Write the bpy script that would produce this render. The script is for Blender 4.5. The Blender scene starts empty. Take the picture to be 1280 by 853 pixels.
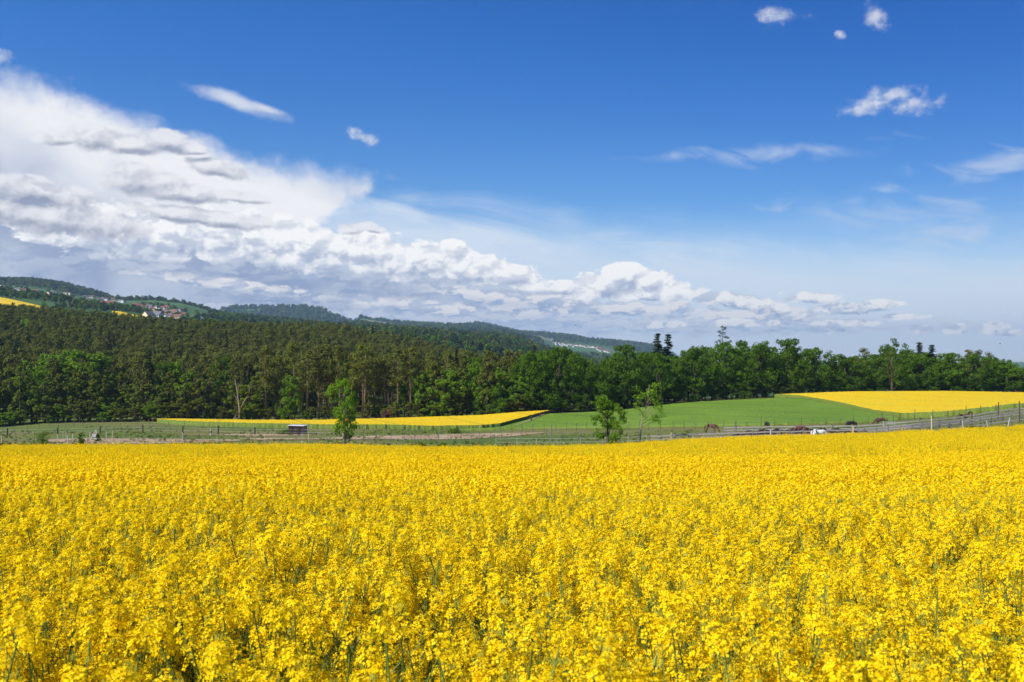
import bpy, bmesh, math, random
import numpy as np
from mathutils import Vector, Matrix, noise as mnoise

SC = bpy.context.scene
COL = SC.collection
R = math.radians
F = 1100.0          # focal length in pixels of a 1280 wide frame
HZ = 440.0          # eye level row in that frame
SUN_AZ, SUN_EL = -124.0, 43.0     # degrees; azimuth measured clockwise from +Y (view direction)

# ------------------------------------------------------------------ camera
cam_d = bpy.data.cameras.new("camera")
cam = bpy.data.objects.new("camera", cam_d)
COL.objects.link(cam)
cam.location = (0, 0, 0)
cam.rotation_euler = (R(90), 0, 0)
cam_d.sensor_width = 36.0
cam_d.lens = 36.0 * F / 1280.0
cam_d.shift_y = (HZ - 426.5) / 1280.0
cam_d.clip_start = 0.05
cam_d.clip_end = 60000
SC.camera = cam
cam_d.dof.use_dof = True
cam_d.dof.focus_distance = 14.0
cam_d.dof.aperture_fstop = 8.0

SC.view_settings.view_transform = 'Standard'
SC.view_settings.look = 'None'
EXPO = 0.42
SC.view_settings.exposure = EXPO
SC.view_settings.gamma = 1.0
SC.view_settings.use_curve_mapping = False
SC.cycles.max_bounces = 5
SC.cycles.diffuse_bounces = 3
SC.cycles.glossy_bounces = 1
SC.cycles.transmission_bounces = 3
SC.cycles.transparent_max_bounces = 4
SC.cycles.volume_bounces = 0

# ------------------------------------------------------------------ sun
sd = bpy.data.lights.new("sun", 'SUN')
sd.energy = 4.8
sd.angle = R(0.53)
sd.color = (1.0, 0.955, 0.87)
sun = bpy.data.objects.new("sun", sd)
COL.objects.link(sun)
sv = Vector((math.sin(R(SUN_AZ)) * math.cos(R(SUN_EL)), math.cos(R(SUN_AZ)) * math.cos(R(SUN_EL)), math.sin(R(SUN_EL))))
sun.rotation_euler = sv.to_track_quat('Z', 'Y').to_euler()
sun.location = sv * 300

# ------------------------------------------------------------------ node helper
class X:
    """a tiny wrapper: arithmetic on sockets makes Math nodes"""
    nt = None
    def __init__(s, sock): s.s = sock
    @staticmethod
    def m(op, *a, clamp=False):
        n = X.nt.nodes.new('ShaderNodeMath'); n.operation = op; n.use_clamp = clamp
        for i, v in enumerate(a):
            if isinstance(v, X): X.nt.links.new(v.s, n.inputs[i])
            else: n.inputs[i].default_value = v
        return X(n.outputs[0])
    def __add__(s, o): return X.m('ADD', s, o)
    __radd__ = __add__
    def __sub__(s, o): return X.m('SUBTRACT', s, o)
    def __rsub__(s, o): return X.m('SUBTRACT', o, s)
    def __mul__(s, o): return X.m('MULTIPLY', s, o)
    __rmul__ = __mul__
    def __truediv__(s, o): return X.m('DIVIDE', s, o)
    def mad(s, a, b): return X.m('MULTIPLY_ADD', s, a, b)
    def clamp(s): return X.m('ADD', s, 0.0, clamp=True)
def xmax(a, b): return X.m('MAXIMUM', a, b)
def smooth(v, lo, hi, tlo=0.0, thi=1.0):
    n = X.nt.nodes.new('ShaderNodeMapRange'); n.interpolation_type = 'SMOOTHSTEP'
    for i, q in enumerate((v, lo, hi, tlo, thi)):
        if isinstance(q, X): X.nt.links.new(q.s, n.inputs[i])
        else: n.inputs[i].default_value = q
    return X(n.outputs[0])
def comb(a, b, c=0.0):
    n = X.nt.nodes.new('ShaderNodeCombineXYZ')
    for i, q in enumerate((a, b, c)):
        if isinstance(q, X): X.nt.links.new(q.s, n.inputs[i])
        else: n.inputs[i].default_value = q
    return n.outputs[0]
def fbm(vec, scale, detail=6, rough=0.55, dim='2D', dist=0.0, lac=2.0):
    n = X.nt.nodes.new('ShaderNodeTexNoise'); n.noise_dimensions = dim
    n.inputs['Scale'].default_value = scale; n.inputs['Detail'].default_value = detail
    n.inputs['Roughness'].default_value = rough; n.inputs['Distortion'].default_value = dist
    n.inputs['Lacunarity'].default_value = lac
    if vec is not None: X.nt.links.new(vec, n.inputs['Vector'])
    return X(n.outputs[0])
def mixc(fac, a, b, mode='MIX'):
    n = X.nt.nodes.new('ShaderNodeMix'); n.data_type = 'RGBA'; n.blend_type = mode
    for s, q in ((n.inputs[0], fac), (n.inputs[6], a), (n.inputs[7], b)):
        if isinstance(q, X): X.nt.links.new(q.s, s)
        elif hasattr(q, 'is_linked'): X.nt.links.new(q, s)
        elif isinstance(q, (int, float)): s.default_value = q
        else: s.default_value = (*q, 1.0)
    return n.outputs[2]
def curve(v, pts, a0, a1, b0, b1):
    n = X.nt.nodes.new('ShaderNodeFloatCurve')
    c = n.mapping.curves[0]
    pp = [((p[0] - a0) / (a1 - a0), (p[1] - b0) / (b1 - b0)) for p in sorted(pts)]
    while len(c.points) < len(pp): c.points.new(0.5, 0.5)
    for q, p in zip(c.points, pp): q.location = p; q.handle_type = 'AUTO'
    n.mapping.update()
    t = (v - a0) * (1.0 / (a1 - a0))
    X.nt.links.new(t.s, n.inputs['Value'])
    return X(n.outputs[0]).mad(b1 - b0, b0)
def s2l(r, g, b):
    return tuple(((c / 255) / 12.92 if c / 255 < .04045 else ((c / 255 + .055) / 1.055) ** 2.4) for c in (r, g, b))

# direction -> (azimuth, elevation), both in units of 1/11 radian (about 100 px at the view centre)
def AE(px, py):
    x, z = (px - 640) / F, (HZ - py) / F
    return 11 * math.atan2(x, 1), 11 * math.asin(z / math.sqrt(x * x + 1 + z * z))

# ------------------------------------------------------------------ sky
world = bpy.data.worlds.new("World")
world.use_nodes = True
SC.cycles.use_adaptive_sampling = True
SC.cycles.adaptive_threshold = 0.02
SC.cycles.adaptive_min_samples = 10
world.cycles.sampling_method = 'MANUAL'
world.cycles.sample_map_resolution = 256
nt = world.node_tree
nt.nodes.clear()
X.nt = nt
tc = nt.nodes.new('ShaderNodeTexCoord')
sep = nt.nodes.new('ShaderNodeSeparateXYZ')
nt.links.new(tc.outputs['Generated'], sep.inputs[0])
dx, dy, dz = (X(sep.outputs[i]) for i in range(3))
A = X.m('ARCTAN2', dx, dy) * 11.0
E = X.m('ARCSINE', dz) * 11.0

sky = nt.nodes.new('ShaderNodeTexSky')
sky.sky_type = 'NISHITA'
sky.sun_disc = False
sky.sun_elevation = R(SUN_EL)
sky.sun_rotation = R(SUN_AZ)
sky.altitude = 500
sky.air_density = 1.0
sky.dust_density = 0.35
sky.ozone_density = 1.6
hs = nt.nodes.new('ShaderNodeHueSaturation')
hs.inputs['Saturation'].default_value = 1.25
hs.inputs['Value'].default_value = 1.0
nt.links.new(sky.outputs[0], hs.inputs['Color'])
WS = 0.12                                   # world strength
K = 1.0 / WS / 2 ** EXPO                                # cloud colours are given as seen, so divide by the strength
skycol = mixc(1.0, hs.outputs[0], mixc(smooth(E, 0.0, 4.2), (0.66, 0.72, 0.80), (0.255, 0.55, 0.90)), 'MULTIPLY')
shade = smooth(A + E * 0.9, 0.5, 10.0)
skycol = mixc(shade, skycol, (0.62, 0.70, 0.80), 'MULTIPLY')
cc = lambda r, g, b: tuple(c * K for c in s2l(r, g, b))

P2 = comb(A, E)
# ---- noise shared by the layers
big = fbm(P2, 0.9, 3, 0.5) - 0.5
fine = fbm(comb(A, E * 1.25), 2.3, 9, 0.6) - 0.5
st_a = A * 0.985 + E * -0.17
st_e = E * 0.985 + A * 0.17
streak = fbm(comb(st_a * 0.28, st_e * 1.5, 0), 1.6, 7, 0.6, dist=0.6)

def pts(lst): return [AE(*p) for p in lst]
A0, A1, E0, E1 = -8.0, 8.0, -1.0, 6.0
def ecurve(lst): return curve(A, pts(lst), A0, A1, E0, E1)

col = skycol
# 1. high thin veil on the right
vt = ecurve([(-300, 200), (300, 235), (440, 244), (640, 262), (800, 288), (960, 305), (1120, 322), (1280, 335), (1500, 350)])
v1 = smooth(vt - E + (streak - 0.5) * 0.8 + big * 0.25, -0.16, 0.42) * smooth(streak, 0.30, 0.66, 0.62, 1.0)
vb = smooth(vt - E, 0.35, 1.3, 1.0, 0.8) * smooth(A, -3.2, -1.5, 0.8, 1.0)
col = mixc((v1 * vb * 1.0).clamp(), col, cc(212, 227, 245))
low = smooth(E + (streak - 0.5) * 0.8, 1.9, 0.0)
col = mixc(low * 0.9, col, cc(216, 228, 243))

# humps: the union of elliptical bumps; 1 at a centre, 0 on the rim, negative outside
def humps(vec, lst):
    f = None
    for px, py, rx, ry, rot in lst:
        a, e = AE(px, py)
        m = nt.nodes.new('ShaderNodeMapping'); m.vector_type = 'TEXTURE'
        m.inputs['Location'].default_value = (a, e, 0)
        m.inputs['Rotation'].default_value = (0, 0, -R(rot))
        m.inputs['Scale'].default_value = (rx / 100, ry / 100, 1)
        if f is None: nt.links.new(vec, m.inputs['Vector'])
        else:                       # a negligible term that keeps the evaluation in sequence (the shader stack is small)
            w = nt.nodes.new('ShaderNodeVectorMath'); w.operation = 'MULTIPLY_ADD'
            nt.links.new(f.s, w.inputs[0]); w.inputs[1].default_value = (1e-9, 1e-9, 0); nt.links.new(vec, w.inputs[2])
            nt.links.new(w.outputs[0], m.inputs['Vector'])
        v = nt.nodes.new('ShaderNodeVectorMath'); v.operation = 'LENGTH'
        nt.links.new(m.outputs[0], v.inputs[0])
        h = X(v.outputs['Value'])
        f = h if f is None else X.m('MINIMUM', f, h)
    return 1.0 - f
def lobes(vec, scale, rnd=1.0):
    vn = nt.nodes.new('ShaderNodeTexVoronoi'); vn.voronoi_dimensions = '2D'; vn.feature = 'F1'
    vn.inputs['Scale'].default_value = scale
    nt.links.new(vec, vn.inputs['Vector'])
    return 0.42 - X(vn.outputs['Distance'])

# 2. wisps
wisp = fbm(comb(st_a * 0.5, st_e * 1.7, 0), 2.2, 8, 0.62, dist=0.5)
wa = st_a * 1.0
wf = humps(P2, [(840, 195, 85, 12, 0), (975, 190, 140, 17, -2), (1035, 186, 70, 15, 0), (1250, 208, 75, 24, 0), (1110, 268, 150, 26, 6), (1165, 285, 70, 30, 0), (1100, 236, 40, 9, 8), (1220, 292, 40, 20, -30)])
wd = smooth(wf.mad(1.0, 0.0) + (wisp - 0.5) * 3.0, 0.1, 1.45)
col = mixc((wd * 0.62).clamp(), col, cc(200, 214, 236))

# 3. anvil of the big cloud bank
at = ecurve([(-400, 40), (-150, 70), (0, 88), (60, 96), (105, 110), (125, 122), (200, 150), (270, 172), (330, 188), (400, 205), (450, 208), (485, 211), (500, 228), (560, 330), (700, 420)])
ab = ecurve([(-400, 436), (0, 436), (300, 400), (390, 300), (425, 268), (455, 243), (490, 226), (505, 226), (700, 300)])
edge = at - E + fine * 0.42 + big * 0.22
an = smooth(edge, -0.03, 0.40) * smooth(E - ab + fine * 0.5, -0.02, 0.2)
ancol = mixc(smooth(fbm(comb(st_a * 0.4, st_e * 0.8), 1.0, 7, 0.5), 0.30, 0.56), cc(226, 230, 239), cc(247, 247, 249))
col = mixc((an * 0.97).clamp(), col, ancol)

# 4. cumulus field: humps with billowing edges, lit from the upper left
def cumulus(bl, light, dark, thr=(0.0, 0.16), warp=0.55, wscale=1.5, alpha=1.0, seed=0.0, off=(-0.05, 0.09), flat=1.5, relief=1.0, lobe=1.0, body=0.3, mid=0.56):
    def field(da, de, after):
        after = after * 1e-9
        a_, e_ = (A + da) + after, (E + de) + after
        n1 = fbm(comb(a_ + seed, e_ * flat), wscale * 0.8, 9, 0.6) - 0.5
        q = comb(n1.mad(0.35, a_), n1.mad(0.25, e_ * flat))
        b = lobes(q, wscale * 1.5) + lobes(q, wscale * 3.9) * 0.42 + lobes(q, wscale * 9.0) * 0.2
        return humps(comb(a_, e_), bl), n1 * (warp * 1.9) + b * (warp * 1.1 * lobe)
    bw = nt.nodes.new('ShaderNodeRGBToBW'); nt.links.new(col, bw.inputs[0])
    h0, n0 = field(0.0, 0.0, X(bw.outputs[0]))
    f0 = h0 + n0
    h1, n1 = field(off[0], off[1], f0)
    a = smooth(f0, thr[0], thr[1]) * alpha
    dh = smooth(h0 - h1, -0.7, 0.7, -body, body)
    dn = smooth(n0 - n1, -0.22 / relief, 0.22 / relief, -0.42, 0.42)
    sh = dh + dn + mid - smooth(f0, 0.2, 1.2) * 0.14
    c = mixc(sh.clamp(), dark, light)
    return a.clamp(), c, f0

W_, G_ = cc(255, 255, 255), cc(158, 170, 193)
# the grey rain haze under the bank
rain = smooth(humps(P2, [(40, 345, 520, 95, 3), (360, 365, 420, 60, 5), (-120, 260, 300, 100, 0)]) + big * 0.9 + fine * 0.3, -0.05, 0.6)
col = mixc((rain * 0.92).clamp(), col, mixc(smooth(fbm(comb(A * 0.7, E * 0.9), 1.2, 4, 0.5), 0.35, 0.7), cc(142, 159, 194), cc(190, 201, 220)))

# distant low rows, small and flat
for bl, lt, dk, al, sd_, ws, fl in (
    ([(520, 402, 330, 14, 3), (900, 408, 260, 13, 0), (700, 400, 200, 18, 2)], cc(214, 220, 232), cc(158, 180, 213), 0.75, 3.1, 2.6, 3.4),
    ([(760, 386, 190, 13, 0), (520, 384, 150, 12, 4), (650, 372, 190, 16, 6), (950, 394, 120, 9, 0), (300, 356, 90, 7, 6), (250, 352, 110, 8, 8), (470, 378, 110, 9, 5)], cc(240, 238, 238), cc(150, 172, 208), 0.9, 7.7, 2.3, 2.6)):
    a, c, _ = cumulus(bl, lt, dk, (-0.05, 0.5), 0.75, ws, alpha=al, seed=sd_, flat=fl)
    col = mixc(a, col, c)
# main chain of cumulus running down to the right
chain = [(160, 290, 130, 36, 4), (300, 300, 130, 36, 6), (395, 308, 90, 30, 8), (460, 318, 70, 30, 10), (520, 326, 62, 26, 8), (560, 318, 34, 20, 0), (590, 336, 60, 20, 6), (640, 346, 42, 17, 0), (690, 360, 40, 11, 0),
         (750, 358, 40, 18, 0), (780, 346, 36, 24, 0), (812, 352, 34, 20, 0), (840, 362, 26, 14, 0), (800, 368, 60, 10, 0)]
a, c, f = cumulus(chain, W_, cc(168, 182, 209), (0.0, 0.15), 0.42, 2.3, seed=1.3, relief=0.85, mid=0.74, body=0.4)
col = mixc(a, col, c)
# blue-grey flat bases and shadow streaks lying in front of the chain
a, c, f = cumulus([(300, 338, 250, 15, 3), (120, 330, 230, 24, 0), (430, 352, 150, 12, 4), (330, 372, 190, 10, 4), (650, 366, 70, 6, 0), (560, 352, 60, 7, 0), (450, 366, 120, 9, 3)], cc(186, 197, 217), cc(138, 157, 194), (-0.05, 0.9), 0.7, 1.5, alpha=0.85, seed=5.2, flat=2.6)
col = mixc(a, col, c)
# smaller fair-weather clouds along the right
fair = [(905, 372, 42, 11, 2), (930, 380, 40, 9, 0), (958, 385, 28, 8, 0), (985, 396, 22, 6, 0), (1062, 386, 40, 8, 0), (1040, 413, 18, 4, 0), (1100, 380, 30, 5, 0),
        (1155, 411, 16, 6, 0), (1192, 411, 18, 7, 0), (1237, 411, 22, 8, 0), (1262, 416, 14, 4, 0), (820, 406, 40, 5, 0), (1010, 372, 34, 8, 0), (1130, 396, 30, 4, 0), (930, 404, 60, 6, 0), (1060, 404, 44, 5, 0)]
a, c, f = cumulus(fair, cc(250, 249, 248), cc(152, 172, 205), (-0.10, 0.3), 0.46, 3.4, seed=9.4, flat=1.6)
col = mixc(a * 0.93, col, c)
# grey front clouds over the anvil
front = [(78, 172, 36, 10, -8), (120, 172, 40, 18, 0), (160, 180, 60, 13, 2), (205, 176, 42, 17, 0), (238, 186, 24, 8, 4),
         (272, 211, 42, 13, 8), (180, 226, 56, 20, 0), (225, 240, 70, 13, 4), (300, 246, 46, 8, 4), (40, 240, 80, 18, 4), (250, 272, 100, 11, 4), (60, 270, 110, 22, 3), (440, 286, 20, 9, 0), (458, 283, 20, 7, 0), (470, 288, 14, 5, 0)]
a, c, f = cumulus(front, cc(240, 240, 244), cc(150, 159, 182), (0.0, 0.34), 0.44, 2.6, alpha=0.88, seed=12.6, flat=1.3, lobe=0.7, mid=0.50, body=0.6, relief=0.65)
col = mixc(a, col, c)
# lone small clouds on the blue
lone = [(1095, 131, 44, 9, -3), (1112, 120, 26, 13, 0), (1140, 131, 34, 9, 6), (975, 21, 26, 9, 4), (1095, 19, 15, 12, 40), (1052, 44, 7, 4, 20), (450, 170, 18, 8, 12), (-4, 72, 18, 8, 0)]
a, c, f = cumulus(lone, cc(232, 234, 241), cc(150, 176, 218), (-0.25, 1.05), 1.5, 3.6, alpha=0.72, seed=21.0, flat=1.4, lobe=0.15, mid=0.7)
col = mixc(a, col, c)
a = smooth(humps(P2, [(300, 128, 58, 11, 14), (328, 135, 32, 7, 14)]) + fine * 1.1 + (streak - 0.5) * 1.0, -0.05, 0.95)
col = mixc((a * 0.85).clamp(), col, cc(224, 230, 241))

def background(c):
    bg = nt.nodes.new('ShaderNodeBackground')
    bg.inputs['Strength'].default_value = WS
    nt.links.new(c, bg.inputs['Color'])
    return bg
ms = nt.nodes.new('ShaderNodeMixShader')       # the far sides and the back of the sky are clear
inside = smooth(X.m('ABSOLUTE', A), 9.0, 7.5) * smooth(E, -0.15, -0.05) * smooth(E, 6.4, 5.4)
nt.links.new(inside.s, ms.inputs[0])
nt.links.new(background(skycol).outputs[0], ms.inputs[1])
nt.links.new(background(col).outputs[0], ms.inputs[2])
wo = nt.nodes.new('ShaderNodeOutputWorld')
nt.links.new(ms.outputs[0], wo.inputs['Surface'])
SC.world = world

# ------------------------------------------------------------------ scene helpers
RNG = np.random.default_rng(7)
random.seed(11)
def tag(o, label=None, cat=None, group=None, kind=None):
    if label: o['label'] = label
    if cat: o['category'] = cat
    if group: o['group'] = group
    if kind: o['kind'] = kind
    return o
def mesh_np(name, v, f, mats=(), mi=None, smooth_=False):
    """v (n,3) array, f a list of faces or an (m,k) array"""
    me = bpy.data.meshes.new(name)
    if isinstance(f, np.ndarray):
        m, k = f.shape
        me.vertices.add(len(v)); me.vertices.foreach_set('co', np.asarray(v, np.float32).ravel())
        me.loops.add(m * k); me.loops.foreach_set('vertex_index', f.astype(np.int32).ravel())
        me.polygons.add(m); me.polygons.foreach_set('loop_start', (np.arange(m) * k).astype(np.int32))
        me.update(calc_edges=True)
    else:
        me.from_pydata([tuple(p) for p in v], [], f)
    for mm in mats: me.materials.append(mm)
    if mi is not None: me.polygons.foreach_set('material_index', np.asarray(mi, np.int32))
    if smooth_: me.polygons.foreach_set('use_smooth', np.ones(len(me.polygons), bool))
    me.update()
    return me
def link(name, me, parent=None, loc=(0, 0, 0), rz=0.0):
    o = bpy.data.objects.new(name, me); COL.objects.link(o)
    o.location = loc; o.rotation_euler.z = rz
    if parent: o.parent = parent
    return o
def empty(name, loc=(0, 0, 0), rz=0.0, s=1.0):
    o = bpy.data.objects.new(name, None); COL.objects.link(o)
    o.location = loc; o.rotation_euler.z = rz; o.scale = (s, s, s); o.empty_display_size = 0.3
    return o
class MB:
    """collects boxes, tubes and loose faces with a material index, builds one mesh"""
    def __init__(s): s.v = []; s.f = []; s.m = []
    def add(s, v, f, mi=0):
        b = len(s.v); s.v += [tuple(p) for p in v]
        s.f += [tuple(b + i for i in q) for q in f]; s.m += [mi] * len(f)
        return s
    def box(s, c, d, mi=0, rz=0.0, taper=1.0):
        v = []
        for z in (-.5, .5):
            k = taper if z > 0 else 1.0
            for x, y in ((-.5, -.5), (.5, -.5), (.5, .5), (-.5, .5)):
                px, py = x * d[0] * k, y * d[1] * k
                v.append((c[0] + px * math.cos(rz) - py * math.sin(rz), c[1] + px * math.sin(rz) + py * math.cos(rz), c[2] + z * d[2]))
        return s.add(v, [(0, 3, 2, 1), (4, 5, 6, 7), (0, 1, 5, 4), (1, 2, 6, 5), (2, 3, 7, 6), (3, 0, 4, 7)], mi)
    def tube(s, pts_, rad, n=6, mi=0, cap=True):
        pts_ = [Vector(p) for p in pts_]; b = len(s.v)
        if not hasattr(rad, '__len__'): rad = [rad] * len(pts_)
        for i, p in enumerate(pts_):
            t = (pts_[min(i + 1, len(pts_) - 1)] - pts_[max(i - 1, 0)]).normalized()
            u = t.cross(Vector((0, 0, 1)) if abs(t.z) < .9 else Vector((1, 0, 0))).normalized(); w = t.cross(u)
            for k in range(n):
                a = 2 * math.pi * k / n
                s.v.append(tuple(p + (u * math.cos(a) + w * math.sin(a)) * rad[i]))
        for i in range(len(pts_) - 1):
            for k in range(n):
                s.f.append((b + i * n + k, b + i * n + (k + 1) % n, b + (i + 1) * n + (k + 1) % n, b + (i + 1) * n + k)); s.m.append(mi)
        if cap:
            s.f.append(tuple(b + (len(pts_) - 1) * n + k for k in range(n))); s.m.append(mi)
            s.f.append(tuple(b + k for k in reversed(range(n)))); s.m.append(mi)
        return s
    def mesh(s, name, mats, smooth_=False):
        me = mesh_np(name, s.v, s.f, mats, s.m, smooth_)
        return me
    def build(s, name, mats, parent=None, **k):
        return link(name, s.mesh(name, mats, k.pop('smooth_', False)), parent, **k)

# ------------------------------------------------------------------ materials
def mat(name, build):
    m = bpy.data.materials.new(name); m.use_nodes = True
    nt_ = m.node_tree; nt_.nodes.clear(); X.nt = nt_
    out = nt_.nodes.new('ShaderNodeOutputMaterial')
    sh = build(nt_)
    nt_.links.new(sh, out.inputs['Surface'])
    return m
def nmix(fac, a, b, mode='MIX'): return mixc(fac, a, b, mode)
def setin(nt_, node, name, v):
    s = node.inputs[name]
    if isinstance(v, X): nt_.links.new(v.s, s)
    elif hasattr(v, 'is_linked'): nt_.links.new(v, s)
    elif isinstance(v, (int, float)): s.default_value = v
    else: s.default_value = (*v, 1.0)
def princ(nt_, colr, rough=0.8, spec=0.3, bump=None, bstr=0.3, bdist=0.1, trans=None):
    b = nt_.nodes.new('ShaderNodeBsdfPrincipled')
    setin(nt_, b, 'Base Color', colr); setin(nt_, b, 'Roughness', rough); setin(nt_, b, 'Specular IOR Level', spec)
    if bump is not None:
        bn = nt_.nodes.new('ShaderNodeBump'); bn.inputs['Strength'].default_value = bstr; bn.inputs['Distance'].default_value = bdist
        nt_.links.new(bump.s, bn.inputs['Height']); nt_.links.new(bn.outputs[0], b.inputs['Normal'])
    return b.outputs[0]
def leafy(nt_, colr, tcol, t=0.35, rough=0.6):
    d = nt_.nodes.new('ShaderNodeBsdfDiffuse'); setin(nt_, d, 'Color', colr)
    tr = nt_.nodes.new('ShaderNodeBsdfTranslucent'); setin(nt_, tr, 'Color', tcol)
    ms_ = nt_.nodes.new('ShaderNodeMixShader'); ms_.inputs[0].default_value = t
    nt_.links.new(d.outputs[0], ms_.inputs[1]); nt_.links.new(tr.outputs[0], ms_.inputs[2])
    return ms_.outputs[0]
def obj_rand(nt_):
    n = nt_.nodes.new('ShaderNodeObjectInfo'); return X(n.outputs['Random'])
def geo_pos(nt_):
    n = nt_.nodes.new('ShaderNodeNewGeometry'); return n.outputs['Position']
def isl(nt_):
    n = nt_.nodes.new('ShaderNodeNewGeometry'); return X(n.outputs['Random Per Island'])
def ramp(fac, stops):
    n = X.nt.nodes.new('ShaderNodeValToRGB')
    cr = n.color_ramp
    while len(cr.elements) < len(stops): cr.elements.new(0.5)
    for e, (p, c) in zip(cr.elements, stops): e.position = p; e.color = (*c, 1)
    X.nt.links.new(fac.s, n.inputs[0])
    return n.outputs[0]

def m_grass(nt_):
    p = geo_pos(nt_)
    a = fbm(p, 0.035, 5, 0.6, '3D'); b = fbm(p, 0.9, 5, 0.65, '3D'); c = fbm(p, 0.011, 4, 0.6, '3D')
    g = ramp(smooth(a, 0.3, 0.7), [(0, (0.090, 0.140, 0.022)), (0.5, (0.145, 0.165, 0.036)), (1, (0.22, 0.175, 0.075))])
    g = nmix(smooth(c, 0.42, 0.62) * 0.5, g, (0.10, 0.15, 0.03))
    g = nmix(smooth(b, 0.35, 0.75) * 0.5, g, (0.045, 0.075, 0.018))
    return princ(nt_, g, 0.95, 0.1, b, 0.6, 0.3)
M_GRASS = mat('pasture_grass', m_grass)
def m_hill(nt_):
    p = geo_pos(nt_)
    w = fbm(p, 0.0035, 3, 0.5, '3D'); v = nt_.nodes.new('ShaderNodeTexVoronoi'); v.inputs['Scale'].default_value = 0.0035
    ad = nt_.nodes.new('ShaderNodeVectorMath'); ad.operation = 'MULTIPLY'; ad.inputs[1].default_value = (1.0, 0.62, 0.0)
    nt_.links.new(p, ad.inputs[0]); nt_.links.new(ad.outputs[0], v.inputs['Vector'])
    cell = X(v.outputs['Color'])
    sp = nt_.nodes.new('ShaderNodeSeparateColor'); nt_.links.new(v.outputs['Color'], sp.inputs[0])
    q = X(sp.outputs[0])
    c = ramp(q, [(0, (0.06, 0.12, 0.03)), (0.4, (0.075, 0.15, 0.04)), (0.75, (0.12, 0.17, 0.05)), (0.95, (0.24, 0.22, 0.11))])
    n = [x for x in nt_.nodes if x.type == 'VALTORGB'][-1]; n.color_ramp.interpolation = 'CONSTANT'
    c = nmix(smooth(fbm(p, 0.02, 5, 0.6, '3D'), 0.35, 0.7) * 0.4, c, (0.05, 0.09, 0.03))
    return princ(nt_, c, 0.95, 0.1)
M_HILL = mat('hill_fields', m_hill)
def m_soil(nt_):
    p = geo_pos(nt_); b = fbm(p, 3.0, 6, 0.65, '3D')
    return princ(nt_, nmix(smooth(b, 0.3, 0.7), (0.05, 0.045, 0.02), (0.075, 0.085, 0.03)), 0.95, 0.1, b, 0.6, 0.05)
M_SOIL = mat('field_soil', m_soil)
def m_dirt(nt_):
    p = geo_pos(nt_); b = fbm(p, 1.3, 6, 0.65, '3D'); a = fbm(p, 0.12, 5, 0.6, '3D')
    c = nmix(smooth(a, 0.35, 0.65), (0.30, 0.185, 0.115), (0.44, 0.33, 0.21))
    c = nmix(smooth(b, 0.5, 0.75) * 0.7, c, (0.12, 0.13, 0.05))
    return princ(nt_, c, 0.95, 0.1, b, 0.6, 0.08)
M_DIRT = mat('bare_dirt', m_dirt)
def m_wheat(nt_):
    p = geo_pos(nt_); a = fbm(p, 0.05, 5, 0.6, '3D'); b = fbm(p, 1.4, 6, 0.7, '3D')
    sp = nt_.nodes.new('ShaderNodeSeparateXYZ'); nt_.links.new(p, sp.inputs[0])
    ln = X.m('SINE', (X(sp.outputs[0]) * 0.86 + X(sp.outputs[1]) * 0.5 + a * 1.5) * 0.36)
    c = nmix(smooth(a, 0.3, 0.7), (0.125, 0.215, 0.018), (0.175, 0.275, 0.026))
    c = nmix(smooth(b, 0.35, 0.7) * 0.45, c, (0.045, 0.11, 0.02))
    c = nmix(smooth(ln, 0.95, 1.0) * 0.5, c, (0.05, 0.085, 0.03))
    return princ(nt_, c, 0.9, 0.15, b, 0.7, 0.25)
M_WHEAT = mat('young_wheat', m_wheat)
def m_rapefar(nt_):
    p = geo_pos(nt_); a = fbm(p, 0.09, 4, 0.6, '3D'); b = fbm(p, 3.2, 5, 0.7, '3D')
    sp = nt_.nodes.new('ShaderNodeSeparateXYZ'); nt_.links.new(p, sp.inputs[0])
    c = nmix(smooth(b, 0.36, 0.62), (0.50, 0.36, 0.012), (0.90, 0.58, 0.008))
    c = nmix(smooth(a, 0.42, 0.68) * 0.45, c, (0.66, 0.50, 0.03))
    tl_ = X.m('SINE', (X(sp.outputs[0]) * 0.94 + X(sp.outputs[1]) * 0.33 + a * 2.0) * 0.30)
    c = nmix(smooth(tl_, 0.97, 1.0) * 0.45, c, (0.30, 0.26, 0.03))
    c = nmix(smooth(b, 0.36, 0.28) * 0.6, c, (0.14, 0.17, 0.02))
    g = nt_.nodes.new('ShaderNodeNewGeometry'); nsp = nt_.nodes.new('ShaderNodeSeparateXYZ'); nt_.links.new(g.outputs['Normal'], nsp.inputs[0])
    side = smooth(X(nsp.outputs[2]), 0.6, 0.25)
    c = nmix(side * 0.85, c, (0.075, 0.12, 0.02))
    return princ(nt_, c, 0.85, 0.1, b, 0.8, 0.3)
M_RAPE = mat('rapeseed_canopy', m_rapefar)

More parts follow.
